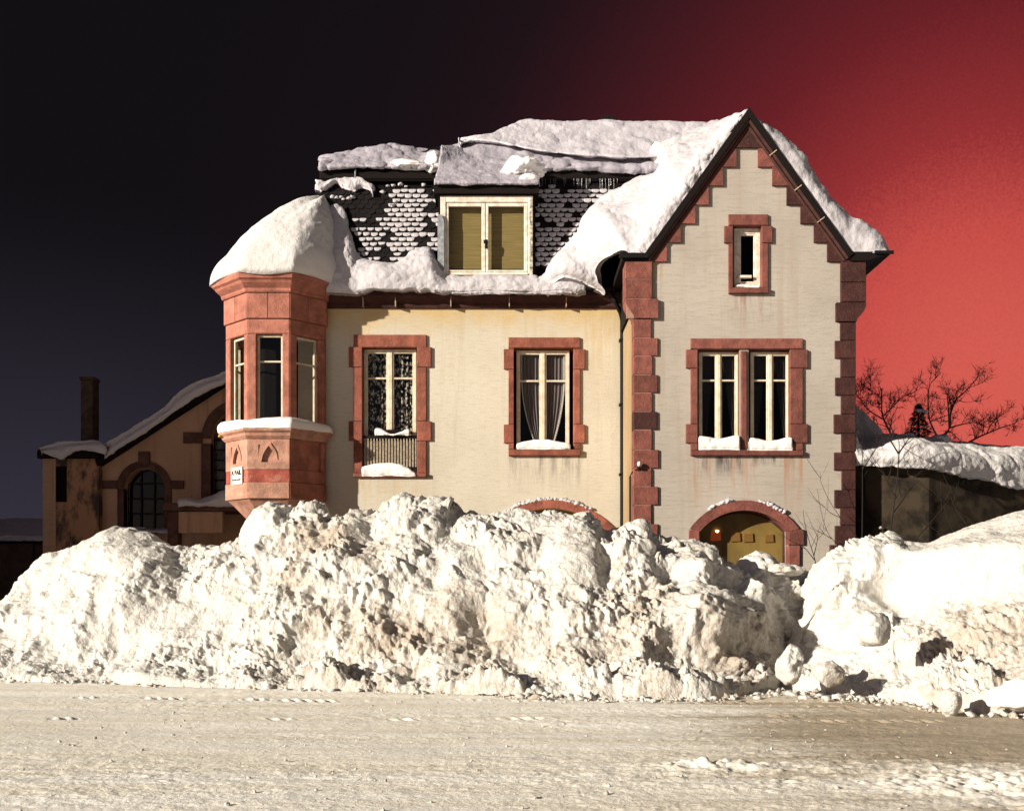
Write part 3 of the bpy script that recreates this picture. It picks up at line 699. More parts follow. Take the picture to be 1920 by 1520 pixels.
# wing walls
apx = wx(1402, WY); zap = wz(222, WY)
zls = wz(492, WY)
arch1 = arch_pts(wx(1395, WY), wx(1478, WY) - wx(1395, WY), wz(996, WY), wz(957, WY), 22)
gab = [(XW0, -.1), (XW1, -.1), (XW1, zls), (wx(1588, WY), zls), (apx, zap), (wx(1216, WY), zls), (XW0, zls)]
holes = [rect(1308, 1385, 655, 845, WY, .02), rect(1405, 1480, 655, 845, WY, .02), rect(1374, 1427, 424, 541, WY, .02),
         [(arch1[0][0] - .02, .5)] + [(x, z + .02) for x, z in arch1] + [(arch1[-1][0] + .02, .5)]]
G().prism(gab, WY, WY + .4, holes).mk('wing_wall', WALL_WING, HOUSE)
gs = G(); gs.box(XW0, XW0 + .4, WY + .402, MY + .1, -.1, zls); gs.mk('wing_side_wall', WALL_SIDE, HOUSE)
gs = G(); gs.box(XW1 - .4, XW1, WY + .402, 33, -.1, zls); gs.mk('wing_side_wall', WALL_WING, HOUSE)
gi = G(); gi.box(XW0 + .41, XW1 - .41, WY + 1.7, WY + 1.8, 0, zap - 1); gi.mk('inner_wall', ROOM, HOUSE)

# quoin stones of the wing
def quoin(name, p0, p1, q0, q1, m_, d=.05, dep=.34, bev=.012):
    g1 = G(); g1.box(wx(p0, WY), wx(p1, WY), WY - d, WY + dep, wz(q1, WY) + .006, wz(q0, WY) - .006, bev); return g1.mk(name, m_, HOUSE)
ys = [598, 634, 668, 703, 737, 772, 806, 843, 878, 912, 947, 982, 1017, 1052, 1090, 1125, 1160]
for i in range(len(ys) - 1):
    jit = ((i * 37) % 5 - 2) * .6
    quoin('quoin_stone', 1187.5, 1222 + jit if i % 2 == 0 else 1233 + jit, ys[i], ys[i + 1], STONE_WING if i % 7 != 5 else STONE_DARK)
ysr = [604, 639, 673, 708, 742, 777, 813, 848, 882, 918, 952, 985, 1020]
for i in range(len(ysr) - 1):
    jit = ((i * 53) % 5 - 2) * .7
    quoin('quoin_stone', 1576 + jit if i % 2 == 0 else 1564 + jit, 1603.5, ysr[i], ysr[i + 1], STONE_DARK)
gm = G(); gm.box(wx(1189, WY), wx(1220, WY), WY - .038, WY - .001, wz(1160, WY), wz(600, WY)).box(wx(1174, WY), wx(1220, WY), WY - .065, WY - .001, wz(598, WY), wz(494, WY)); gm.mk('mortar_joint', simple('pink_mortar', (.36, .21, .165), .9), HOUSE)
quoin('base_block', 1555, 1605, 1021, 1130, STONE_DARK, .10, .4)
for (q0, q1) in ((492, 525), (525, 561)): quoin('shaft_stone', 1172, 1222, q0, q1, STONE_WING, .08, .5)
for (q0, q1) in ((492, 531), (531, 568)): quoin('shaft_stone', 1575, 1622, q0, q1, STONE_DARK, .08, .5)
def bracket(pts, m_):
    G().prism([(wx(a, WY), wz(b, WY)) for a, b in pts], WY - .09, WY + .5).mk('corbel_stone', m_, HOUSE)
bracket([(1188, 598), (1233, 598), (1233, 562), (1172, 562), (1173, 570), (1177, 578), (1183, 586), (1187, 592)], STONE_WING)
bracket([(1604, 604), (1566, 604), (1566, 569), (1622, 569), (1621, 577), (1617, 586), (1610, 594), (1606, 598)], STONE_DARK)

# stepped stones under the gable roof
lx, rx = [1380, 1355, 1328, 1303, 1276, 1250, 1222], [1420, 1447, 1474, 1500, 1525, 1550, 1576]
yv = [280, 315, 350, 386, 421, 456, 492]
def rakeL(y): return 1405 - (y - 208) * (1405 - 1212) / (480 - 208)
def rakeR(y): return 1405 + (y - 208) * (1598 - 1405) / (480 - 208)
for i in range(6):
    y0, y1 = yv[i], yv[i + 1]
    for s in (0, 1):
        if s == 0: P_ = [(lx[i], y0), (lx[i], y1), (min(rakeL(y1) + 4, lx[i] - 3), y1), (rakeL(y0) + 4, y0)]
        else: P_ = [(rx[i], y0), (rakeR(y0) - 4, y0), (max(rakeR(y1) - 4, rx[i] + 3), y1), (rx[i], y1)]
        P_ = [(wx(a, WY), wz(b, WY)) for a, b in P_]
        cx_ = sum(p[0] for p in P_) / 4; cz_ = sum(p[1] for p in P_) / 4
        P_ = [(cx_ + (p[0] - cx_) * .985, cz_ + (p[1] - cz_) * .985) for p in P_]
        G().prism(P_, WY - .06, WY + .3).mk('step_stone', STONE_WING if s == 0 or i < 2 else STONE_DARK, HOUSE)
G().prism([(wx(a, WY), wz(b, WY)) for a, b in ((rakeL(280) + 4, 279), (rakeR(280) - 4, 279), (1405, 226))], WY - .06, WY + .3).mk('apex_stone', STONE_DARK, HOUSE)

# wing roof: slabs, verge boards, kicked eaves
YV = WY - .15
def slab(pA, pB, th, y0, y1):                       # sloping slab between two px points at depth YV, thickness th (m) below
    a = Vector((wx(pA[0], YV), 0, wz(pA[1], YV))); b = Vector((wx(pB[0], YV), 0, wz(pB[1], YV)))
    d = (b - a).normalized(); nrm_ = Vector((-d.z, 0, d.x));
    if nrm_.z > 0: nrm_ = -nrm_
    q = [a, b, b + nrm_ * th, a + nrm_ * th]
    return [(v.x, v.z) for v in q]
AP = (1405, 203); LE = (1208, 478); RE = (1600, 476)
def ridge_slab(p, q, th, y0, y1):
    pts = slab(p, q, th, y0, y1); return G().prism(pts, y0, y1)
ridge_slab(AP, LE, .09, YV + .1, 31.5).mk('wing_roof', ROOFDARK, HOUSE)
ridge_slab(AP, RE, .09, YV + .1, 31.5).mk('wing_roof', ROOFDARK, HOUSE)
def board(off0, off1, y0, y1, nm, mt_):
    """a board that follows the rake, between two offsets (px, perpendicular) inside the roof line"""
    for e, sgn in ((LE, -1), (RE, 1)):
        a = Vector((AP[0], AP[1])); b = Vector(e); d = (b - a).normalized(); nr = Vector((-d.y, d.x)) * (-1 if sgn > 0 else 1)
        nr = Vector((-sgn * abs(d.y), abs(d.x)))
        def at(o, base, top):
            if top:                                # mitre at the apex: stay on x = apex
                t = (0 - nr.x * o) / d.x; return base + nr * o + d * t
            return base + nr * o
        q = [at(off0, a, True), at(off1, a, True), at(off1, b, False), at(off0, b, False)]
        G().prism([(wx(p.x, YV), wz(p.y, YV)) for p in q], y0, y1).mk(nm, mt_, HOUSE)
board(-1, 10, YV, YV + .10, 'verge_board', DARKWOOD)
board(10.2, 14.5, YV + .03, YV + .11, 'barge_moulding', BROWNWOOD)
board(14.7, 16.2, YV + .06, YV + .12, 'barge_fillet', DARKWOOD)
board(16.4, 20.5, YV + .075, YV + .13, 'barge_moulding', BROWNWOOD)
for t in (.28, .52, .74):                           # iron straps across the right board
    a = Vector(AP).lerp(Vector(RE), t); nr = Vector((-.816, .578))
    p0 = a + nr * 4; p1 = a + nr * 19
    G().tube([(wx(p0.x, YV), YV - .015, wz(p0.y, YV)), (wx(p1.x, YV), YV + .05, wz(p1.y, YV))], .012, 6).mk('strap', RAIL, HOUSE)
a = Vector(AP).lerp(Vector(RE), .27) + Vector((-.816, .578)) * 17; b = Vector(AP).lerp(Vector(RE), .88) + Vector((-.816, .578)) * 17
G().tube([(wx(a.x, YV), YV + .10, wz(a.y, YV)), (wx(b.x, YV), YV + .10, wz(b.y, YV))], .013, 6).mk('cable', RAIL, HOUSE)
ge = G(); ge.box(wx(1166, WY), wx(1215, WY), WY - .10, 27, wz(491, WY), wz(479, WY), .02); ge.mk('eave_box', DARKWOOD, HOUSE)
ge = G(); ge.prism([(wx(x, WY), wz(y, WY)) for x, y in ((1592, 492), (1620, 492), (1632, 489), (1646, 484), (1666, 480), (1666, 475), (1599, 475))], WY - .12, 31); ge.mk('eave_box', DARKWOOD, HOUSE)
ge = G(); ge.box(wx(1160, WY), wx(1214, WY), WY - .16, WY - .10, wz(487, WY), wz(478, WY)); ge.box(wx(1636, WY), wx(1671, WY), WY - .17, WY - .122, wz(480, WY), wz(474, WY)); ge.mk('gutter_end', IRON, HOUSE)
# dark side cheek between the wing and the main roof
gc = G(); gc.box(wx(1176, 24.4), XW0 + .3, WY + .6, MY + 1.0, wz(575, WY), wz(490, WY)); gc.mk('wing_cheek', DARKWOOD, HOUSE)

# main cornice stones, gutter
YC = MY - .24
cj = [606, 680, 741, 845, 955, 1062, 1166]
for a, b in zip(cj[:-1], cj[1:]):
    prof = [(MY - .05, wz(579, MY)), (MY - .08, wz(575, MY)), (MY - .08, wz(570, MY)), (MY - .15, wz(566, MY)), (MY - .22, wz(561, MY)), (MY - .26, wz(560, MY)), (MY - .26, wz(553, MY)), (MY + .2, wz(553, MY)), (MY + .2, wz(579, MY))]
    x0, x1 = wx(a, YC) + .008, wx(b, YC) - .008
    V = [(x0, y, z) for y, z in prof] + [(x1, y, z) for y, z in prof]; m_ = len(prof)
    gq = G().add(V, [tuple(range(m_)), tuple(range(2 * m_ - 1, m_ - 1, -1))] + [(i, (i + 1) % m_, (i + 1) % m_ + m_, i + m_) for i in range(m_)])
    gq.mk('cornice_stone', STONE_DARK, HOUSE)
gj = G()
for a in cj[1:-1]: gj.box(wx(a, YC) - .012, wx(a, YC) + .012, MY - .20, MY + .1, wz(578, MY), wz(554, MY))
gj.mk('mortar_joint', simple('mortar', (.42, .31, .24), .9), HOUSE)
gg = G(); gg.box(wx(612, MY), wx(1150, MY), MY - .44, MY - .25, wz(552.5, MY), wz(546, MY), .02); gg.mk('gutter', IRON, HOUSE)

# downpipes and a lamp on the corner
XP = wx(1166.5, MY - .15)
G().tube([(wx(1140, MY), MY - .36, wz(556, MY)), (wx(1150, MY), MY - .34, wz(570, MY)), (wx(1162, MY), MY - .18, wz(590, MY)), (XP, MY - .13, wz(604, MY)), (XP, MY - .13, 0)], [.05, .055, .055, .05, .05], 10).mk('downpipe', IRON, HOUSE)
gb = G()
for q in (640, 760, 890): gb.box(XP - .07, XP + .07, MY - .19, MY + .02, wz(q + 2, MY), wz(q - 2, MY))
gb.mk('pipe_bracket', IRON, HOUSE)
G().tube([(XW0 - .035, WY + .5, wz(888, WY)), (XW0 - .035, WY + .5, 0)], .025, 6).mk('conduit', IRON, HOUSE)
G().tube([(XW0 - .035, WY + .5, wz(888, WY)), (XW0 - .035, WY + .10, wz(884, WY)), (wx(1192, WY), WY - .08, wz(881, WY)), (wx(1196, WY), WY - .12, wz(878, WY))], .012, 6).mk('cable', IRON, HOUSE)
lp = empty('corner_lamp', (wx(1197, WY), WY - .14, wz(872, WY)), label='small white lamp on the left corner stones of the gabled wing', cat='lamp')
mk('lamp_bulb', ICO2[0] * (.045, .045, .062) + np.array((wx(1197, WY), WY - .14, wz(871, WY))), ICO2[1], LAMPW, lp, smooth=True)
gq = G(); gq.box(wx(1197, WY) - .03, wx(1203, WY), WY - .13, WY - .05, wz(880, WY), wz(876, WY)); gq.mk('lamp_base', IRON, lp)

# ---- windows
def surround(p0, p1, o0, o1, q0, q1, lint, sill, ears, earw, Y, m_, dep=.20, pr=.055):
    """stone frame: outer p0..p1, opening o0..o1, lintel q0..lint, sill sill..q1, ear stones at heights ears"""
    par = empty('window_surround', (wx((p0 + p1) / 2, Y), Y, wz(q1, Y)), HOUSE)
    def st(a, b, c, d, e=0.0):
        gx = G(); gx.box(wx(a, Y) + .005, wx(b, Y) - .005, Y - pr - e, Y + dep, wz(d, Y) + .004, wz(c, Y) - .004, .012); gx.mk('surround_stone', m_, par)
    st(p0, p1, q0, lint)
    st(p0, p1, sill, q1, .05)
    cuts = [lint]
    for (a, b) in ears: cuts += [a, b]
    cuts.append(sill)
    for i in range(len(cuts) - 1):
        ear = i % 2 == 1
        ex = earw if ear else 0
        st(p0 - ex, o0, cuts[i], cuts[i + 1], .006 if ear else 0); st(o1, p1 + ex, cuts[i], cuts[i + 1], .006 if ear else 0)
    return par
def casement(p0, p1, q0, q1, Y, tr, mull=True, fw=5.0, mw=9.0, sw=3.0, m_=None, parent=None, dep=.12):
    """wooden window: frame, two sashes with a cross bar, panes of glass"""
    m_ = m_ or WHITE
    Yf = Y + dep; sc = Yf / Y
    def px(p): return HX + (p - HX) / 1.0
    g1 = G()
    X0, X1, Z0, Z1 = wx(p0, Yf), wx(p1, Yf), wz(q1, Yf), wz(q0, Yf); u = Yf / F
    f = fw * u
    g1.box(X0, X0 + f, Yf, Yf + .08, Z0, Z1, .01).box(X1 - f, X1, Yf, Yf + .08, Z0, Z1, .01).box(X0 + f, X1 - f, Yf, Yf + .08, Z1 - f, Z1, .01).box(X0 + f, X1 - f, Yf, Yf + .08, Z0, Z0 + f, .01)
    win = g1.mk('window', m_, parent or HOUSE)
    xm = (X0 + X1) / 2; mh = mw * u / 2
    cells = [(X0 + f, xm - mh), (xm + mh, X1 - f)] if mull else [(X0 + f, X1 - f)]
    if mull:
        g2 = G(); g2.box(xm - mh, xm + mh, Yf - .012, Yf + .07, Z0 + f, Z1 - f, .015); g2.mk('meeting_stile', m_, win)
    zt = wz(tr, Yf); s = sw * u
    for (a, b) in cells:
        g3 = G()
        g3.box(a, a + s, Yf + .012, Yf + .06, Z0 + f, Z1 - f, .006).box(b - s, b, Yf + .012, Yf + .06, Z0 + f, Z1 - f, .006)
        g3.box(a + s, b - s, Yf + .012, Yf + .06, Z1 - f - s, Z1 - f, .006).box(a + s, b - s, Yf + .012, Yf + .06, Z0 + f, Z0 + f + s, .006)
        if tr: g3.box(a + s, b - s, Yf + .016, Yf + .055, zt - s * .7, zt + s * .7, .006)
        g3.mk('sash', m_, win)
        for (c, d) in (((Z0 + f + s, zt - s * .7), (zt + s * .7, Z1 - f - s)) if tr else ((Z0 + f + s, Z1 - f - s),)):
            g4 = G(); g4.add([(a + s, Yf + .035, c), (b - s, Yf + .035, c), (b - s, Yf + .035, d), (a + s, Yf + .035, d)], [(0, 1, 2, 3)]); g4.mk('pane', GLASS, win)
    return win
def curtain(p0, p1, q0, q1, Y, m_, win, waves=4, edge=None, amp=.03, nx=40, nz=24, name='curtain'):
    """hanging cloth: wavy sheet; edge(t) gives the left and right px at height t from the top"""
    V = []
    for i in range(nz):
        t = i / (nz - 1); a, b = edge(t) if edge else (p0, p1)
        for j in range(nx):
            s = j / (nx - 1); V.append((wx(a + (b - a) * s, Y), Y + amp * math.sin(s * waves * 2 * math.pi + .6 * math.sin(3 * t)) * (.6 + .4 * t), wz(q0 + (q1 - q0) * t, Y)))
    return mk(name, V, gridfaces(nz, nx), m_, win, smooth=True)

surround(663, 800, 680, 782, 628, 895, 652, 887, [(651, 689), (790, 827)], 9, MY, STONE)
w1 = casement(682, 781, 655, 888, MY, 709, fw=5, mw=9, sw=2.6)
curtain(689, 731, 662, 885, MY + .24, LACE, w1); curtain(739, 777, 662, 885, MY + .24, LACE, w1)
surround(953, 1088, 964, 1075, 633, 855, 653, 843, [(655, 693), (796, 831)], 9, MY, STONE)
w2 = casement(968, 1068, 657, 843, MY, 714, fw=5, mw=8, sw=2.6)
def e1(t): return (978 + 22 * max(0, t - .2) ** 2.2 / .8 ** 2.2 * 1.15, 1014)
def e2(t): return (1022, 1058 - 20 * max(0, t - .3) ** 1.8 / .7 ** 1.8)
curtain(0, 0, 663, 830, MY + .26, SHEER, w2, 5, e1); curtain(0, 0, 663, 830, MY + .26, SHEER, w2, 5, e2)
for e, sd_, dim in ((e1, 0, 1), (e2, 1, 1)):
    gt = G()
    for k in range(36):
        t = .02 + .95 * k / 35; p = e(t)[sd_]; q = 663 + 167 * t
        r = .021 if sd_ else .013
        gt.box(wx(p, MY + .22) - r, wx(p, MY + .22) + r, MY + .21, MY + .225, wz(q, MY + .22) - .028, wz(q, MY + .22) + .028, .008)
    gt.mk('curtain_trim', TRIM, w2)

par = surround(1294, 1505, 1308, 1480, 635, 855, 655, 845, [(656, 691), (795, 831)], 9, WY, STONE_WING)
gx = G(); gx.box(wx(1385, WY) + .01, wx(1405, WY) - .01, WY - .03, WY + .2, wz(845, WY) + .004, wz(655, WY) - .004, .06); gx.mk('mullion', STONE_WING, par)
w3 = casement(1310, 1385, 660, 845, WY, 713, fw=4.5, mw=8, sw=2.4)
w4 = casement(1407, 1481, 660, 845, WY, 713, fw=4.5, mw=8, sw=2.4)
for w_, a, b in ((w3, 1314, 1383), (w4, 1410, 1479)):
    curtain(0, 0, 664, 842, WY + .30, SHEERD, w_, 4, lambda t, b=b: (b - 34 + 26 * t ** .8, b))
    curtain(0, 0, 664, 842, WY + .30, SHEERD, w_, 4, lambda t, a=a: (a, a + 30 - 22 * t ** .8))
par = surround(1365, 1440, 1374, 1427, 403, 552, 424, 541, [(425, 457)], 8, WY, STONE_WING)
w5 = casement(1376, 1427, 428, 541, WY, 0, mull=False, fw=10.5, sw=3, m_=WHITE_OLD, dep=.14)
gx = G(); gx.box(wx(1385, WY), wx(1411, WY), WY + .06, WY + .139, wz(519, WY), wz(514, WY), .01); gx.mk('window_ledge', WHITE_OLD, w5)

# arched ground floor windows
def arch_ring(cx, hw_i, zs, zt_i, th, Y, m_, par, n=9, pr=.06, dep=.25, name='arch_stone'):
    inner = arch_pts(cx, hw_i, zs, zt_i, n * 4); hw_o = hw_i + th
    outer = arch_pts(cx, hw_o, zs + (zt_i - zs) * .12, zt_i + th, n * 4)
    for k in range(n):
        a = inner[k * 4:k * 4 + 5]; b = outer[k * 4:k * 4 + 5]
        P_ = a + b[::-1]; cx_ = sum(p[0] for p in P_) / len(P_); cz_ = sum(p[1] for p in P_) / len(P_)
        P_ = [(cx_ + (p[0] - cx_) * .988, cz_ + (p[1] - cz_) * .988) for p in P_]
        G().prism(P_, Y - pr, Y + dep).mk(name, m_, par)
AW = empty('window_surround', (wx(1395, WY), WY, .6), HOUSE)
arch_ring(wx(1395, WY), wx(1478, WY) - wx(1395, WY), wz(996, WY), wz(957, WY), .225, WY, STONE_WING, AW, 8)
for (a, b, c, d) in ((1291, 1311, 993, 1040), (1478, 1507, 992, 1022), (1295, 1311, 1040, 1085), (1478, 1499, 1022, 1060), (1478, 1499, 1060, 1100), (1295, 1311, 1085, 1120)):
    gx = G(); gx.box(wx(a, WY), wx(b, WY), WY - .055, WY + .25, wz(d, WY) + .005, wz(c, WY) - .005, .012); gx.mk('jamb_stone', STONE_WING, AW)
ai = [(x, z) for x, z in arch_pts(wx(1395, WY), wx(1478, WY) - wx(1395, WY) + .05, wz(996, WY), wz(957, WY) + .05, 22)]
shopw = G().prism([(ai[0][0], .5)] + ai + [(ai[-1][0], .5)], WY + .30, WY + .34, [[(ai[0][0] + .1, .6)] + [(x * .975 + wx(1395, WY) * .025, z - .09) for x, z in ai[1:-1]] + [(ai[-1][0] - .1, .6)]]).mk('arched_window', BROWNWOOD, HOUSE)
G().add([(x, WY + .31, z) for x, z in [(ai[0][0], .5)] + ai + [(ai[-1][0], .5)]], [tuple(range(len(ai) + 2))]).mk('pane', GLASS, shopw)
gx = G(); gx.prism([(ai[0][0], .5)] + ai + [(ai[-1][0], .5)], WY + .37, WY + .39); gx.mk('blind', OCHRE, shopw)
# one lit lamp; the dim glowing plates imitate orange reflections in the glass
for (p, q, s, lit, lb) in ((1343, 997, 1.0, True, 'lit lamp with a bright bulb and red shade, deep left in the arched window'), (1380, 1000, .9, False, 'dim glowing plate imitating an orange reflection, second from the left in the arched window'),
                           (1404, 1001, .9, False, 'dim glowing plate imitating an orange reflection in the middle of the arched window'), (1443, 1003, .8, False, 'dim glowing plate imitating an orange reflection at the right in the arched window')):
    t = empty('window_glow', (wx(p, WY + .35), WY + .35, wz(q, WY + .35)), label=lb, cat='lamp')
    Yl = WY + .350; x, z = wx(p, Yl), wz(q, Yl)
    gl_ = G(); gl_.prism([(x - .13 * s, z - .20 * s), (x + .11 * s, z - .19 * s), (x + .095 * s, z + .02), (x - .115 * s, z + .01)], Yl - .012, Yl + .012); gl_.mk('glow_plate', SHADE if lit else mat('dim_reflection_plate', glow_f((1.0, 0.22, 0.03), 0.022)), t)
    mk('lamp_bulb', ICO2[0] * ((.045, .02, .03) if lit else (.03, .012, .016)) + np.array((x + .02, Yl, z + .01)), ICO2[1], BULB if lit else mat('dim_reflection_spot', glow_f((1.0, .35, .06), .22)), t, smooth=True)
A2 = empty('window_surround', (wx(1032, MY), MY, .6), HOUSE)
arch_ring(wx(1032, MY), wx(1160, MY) - wx(1032, MY) - .18, wz(1008, MY), wz(953, MY), .20, MY, STONE, A2, 9)
a2 = arch_pts(wx(1032, MY), wx(1160, MY) - wx(1032, MY) - .13, wz(1008, MY), wz(953, MY) + .05, 20)
w6 = G().prism([(a2[0][0], .6)] + a2 + [(a2[-1][0], .6)], MY + .30, MY + .36).mk('arched_window', OCHRE, HOUSE)

# French window balustrade
BR = empty('railing', (wx(731, MY), MY - .12, wz(880, MY)), HOUSE)
Yb = MY + .02
gx = G(); gx.box(wx(682, Yb), wx(781, Yb), Yb - .02, Yb + .02, wz(822, Yb), wz(817, Yb)); gx.mk('handrail', IRON, BR)
gx = G(); gx.box(wx(682, Yb), wx(781, Yb), Yb - .015, Yb + .015, wz(878, Yb), wz(875, Yb)); gx.mk('bottom_rail', IRON, BR)
for k in range(18):
    p = 684.5 + k * 5.6
    gx = G(); gx.box(wx(p, Yb) - .012, wx(p, Yb) + .012, Yb - .012, Yb + .012, wz(875, Yb), wz(822, Yb)); gx.mk('baluster', RAIL, BR)
gx = G(); gx.box(wx(683, Yb), wx(780, Yb), Yb + .03, Yb + .04, wz(876, Yb), wz(826, Yb)); gx.mk('screen', simple('balcony_screen', (.36, .31, .24), .8), BR)
gx = G(); gx.box(wx(700, Yb), wx(768, Yb), Yb - .09, Yb + .06, wz(814, Yb), wz(806, Yb), .02); gx.mk('flower_box', DARKWOOD, BR)

# ---- oriel: a regular octagon round the left corner
OC = Vector((XL + .0, MY + .30, 0)); OA = 1.195; OS = 2 * OA * math.tan(math.pi / 8)
OC.x = wx(503.5, OC.y - OA); OC.y = 25.1 + OA
ORI = empty('oriel', (OC.x, OC.y, 3.0), HOUSE)
def octv(a, z): return [(OC.x + a / math.cos(math.pi / 8) * math.cos(math.pi / 8 + k * math.pi / 4), OC.y + a / math.cos(math.pi / 8) * math.sin(math.pi / 8 + k * math.pi / 4), z) for k in range(8)]
def lathe8(prof, name, m_, par=ORI):
    V = []; Fc = []
    for a, z in prof: V += octv(a, z)
    for i in range(len(prof) - 1):
        for k in range(8): k2 = (k + 1) % 8; Fc.append((i * 8 + k, i * 8 + k2, (i + 1) * 8 + k2, (i + 1) * 8 + k))
    Fc.append(tuple(reversed(range(8)))); Fc.append(tuple(range((len(prof) - 1) * 8, len(prof) * 8)))
    return G().add(V, Fc).mk(name, m_, par)
YF = 25.1
def zo(q): return wz(q, YF)
def face_fr(k, a=OA):
    """frame of face k (0 = front, +1 = front right, -1 = front left): (u along the face, d outwards inwards, z)"""
    an = -math.pi / 2 + k * math.pi / 4; n_ = Vector((math.cos(an), math.sin(an), 0)); t_ = Vector((-math.sin(an), math.cos(an), 0))
    def fr(u, d, z): p = OC + n_ * (a - d) + t_ * u; return (p.x, p.y, z)
    return fr
lathe8([(OA + .08, zo(549)), (OA + .10, zo(546)), (OA + .10, zo(542)), (OA + .17, zo(537)), (OA + .21, zo(534)), (OA + .24, zo(530)), (OA + .30, zo(527)), (OA + .32, zo(520)), (OA + .30, zo(516))], 'oriel_cornice', STONE_ORIEL)
faces = (-2, -1, 0, 1, 2)
for k in faces:                                     # frieze: two stones on each face
    fr = face_fr(k, OA + .045); h = (OA + .045) * math.tan(math.pi / 8)
    for (a, b) in ((-h + .004, -.004), (.004, h - .004)):
        gx = G(); gx.box(a, b, 0, .3, zo(597), zo(549.5), .012, fr=lambda x, y, z, fr=fr: fr(x, y, z)); gx.mk('frieze_stone', STONE_ORIEL, ORI)
lathe8([(OA - .30, zo(600)), (OA - .30, zo(540))], 'frieze_core', STONE_ORIEL)
hw = OS / 2
for k in faces:                                     # lintel, piers, window on each face
    fr = face_fr(k)
    u0, u1 = (-.29, .33)
    def B(a, b, z0, z1, d0=0.0, d1=.22, bev=.015, nm='pier', m_=STONE_ORIEL):
        gx = G(); gx.box(a, b, d0, d1, z0, z1, bev, fr=lambda x, y, z: fr(x, y, z)); return gx.mk(nm, m_, ORI)
    B(-hw + .002, hw - .002, zo(625), zo(597.5), nm='oriel_lintel')
    B(-hw + .002, u0, zo(790), zo(625.5)); B(u1, hw - .002, zo(790), zo(625.5))
    gx = G(); z0, z1 = zo(790), zo(626)
    fw_ = .055
    gx.box(u0, u0 + fw_, .10, .17, z0, z1, .008, fr=fr).box(u1 - fw_, u1, .10, .17, z0, z1, .008, fr=fr).box(u0 + fw_, u1 - fw_, .10, .17, z1 - fw_, z1, .008, fr=fr).box(u0 + fw_, u1 - fw_, .10, .17, z0, z0 + .05, .008, fr=fr)
    gx.box(u0 + fw_, u1 - fw_, .11, .16, zo(676) - .02, zo(676) + .02, .006, fr=fr)
    ow = gx.mk('oriel_window', WHITE, ORI)
    gx = G(); gx.add([fr(u0 + fw_, .14, z0), fr(u1 - fw_, .14, z0), fr(u1 - fw_, .14, z1), fr(u0 + fw_, .14, z1)], [(0, 1, 2, 3)]); gx.mk('oriel_pane', GLASS, ORI)
lathe8([(OA - .62, zo(800)), (OA - .62, zo(600))], 'oriel_dark_core', ROOM)  # blackened core behind the panes, the room's darkness put into its colour
lathe8([(OA + .02, zo(822)), (OA + .08, zo(817)), (OA + .09, zo(812)), (OA + .15, zo(808)), (OA + .16, zo(802)), (OA - .2, zo(800))], 'oriel_sill', STONE_PALE)
for k in faces:                                     # parapet panels with pointed arches
    fr = face_fr(k, OA)
    ca = lambda u, q: (u, zo(q))
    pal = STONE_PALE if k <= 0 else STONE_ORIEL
    def arc(x0, q0, x1, q1, bul, n=6): return [(x0 + (x1 - x0) * i / n + bul * math.sin(math.pi * i / n) * .5, zo(q0 + (q1 - q0) * i / n)) for i in range(n + 1)]
    inner = arc(-.17, 866, .0, 835, -.075)[:-1] + arc(.0, 835, .17, 866, .075)
    sl1 = [(-.24, zo(833)), (-.20, zo(833))] + arc(-.20, 834, -.235, 862, -.02)
    sl2 = [(.06, zo(830))] + arc(.075, 830, .24, 862, .10) + [(.215, zo(862))] + arc(.215, 862, .06, 832, .085)
    holes = [inner] if k > 0 else [inner, sl1, sl2]
    if k <= 0 and k > -2:
        G().prism([(-hw + .003, zo(879)), (hw - .003, zo(879)), (hw - .003, zo(822.5)), (-hw + .003, zo(822.5))], 0, .075, holes, fr=lambda x, y, z, fr=fr: fr(x, y, z)).mk('parapet_panel', pal, ORI)
        gx = G(); gx.box(-hw + .05, hw - .05, .077, .20, zo(879), zo(823), fr=fr); gx.mk('panel_back', pal, ORI)
    else:
        gx = G(); gx.box(-hw + .003, hw - .003, .05, .2, zo(879), zo(822.5), fr=fr); gx.mk('panel_back', pal, ORI)
        gx = G(); gx.box(-hw + .003, -.22, 0, .05, zo(879), zo(822.5), .01, fr=fr); gx.mk('panel_frame', pal, ORI)
        gx = G(); gx.box(.40, hw - .003, 0, .05, zo(879), zo(822.5), .01, fr=fr); gx.mk('panel_frame', pal, ORI)
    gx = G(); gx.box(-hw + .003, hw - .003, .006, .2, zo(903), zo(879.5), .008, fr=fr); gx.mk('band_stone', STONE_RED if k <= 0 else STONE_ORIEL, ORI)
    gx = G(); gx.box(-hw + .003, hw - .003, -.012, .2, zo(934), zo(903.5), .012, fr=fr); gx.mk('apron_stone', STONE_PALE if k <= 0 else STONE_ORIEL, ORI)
lathe8([(.10, zo(1010)), (.42, zo(992)), (.66, zo(975)), (.86, zo(958)), (1.02, zo(944)), (OA - .06, zo(936)), (OA - .05, zo(934.5))], 'oriel_corbel', STONE_PALE)
lathe8([(OA - .2, zo(935)), (OA - .2, zo(803))], 'parapet_core', STONE_PALE)
mk('lichen_patch', ICO1[0] * (.05, .05, .03) + np.array(face_fr(-1, OA + .15)(-.5, 0, zo(811))), ICO1[1], YELLOW, ORI)
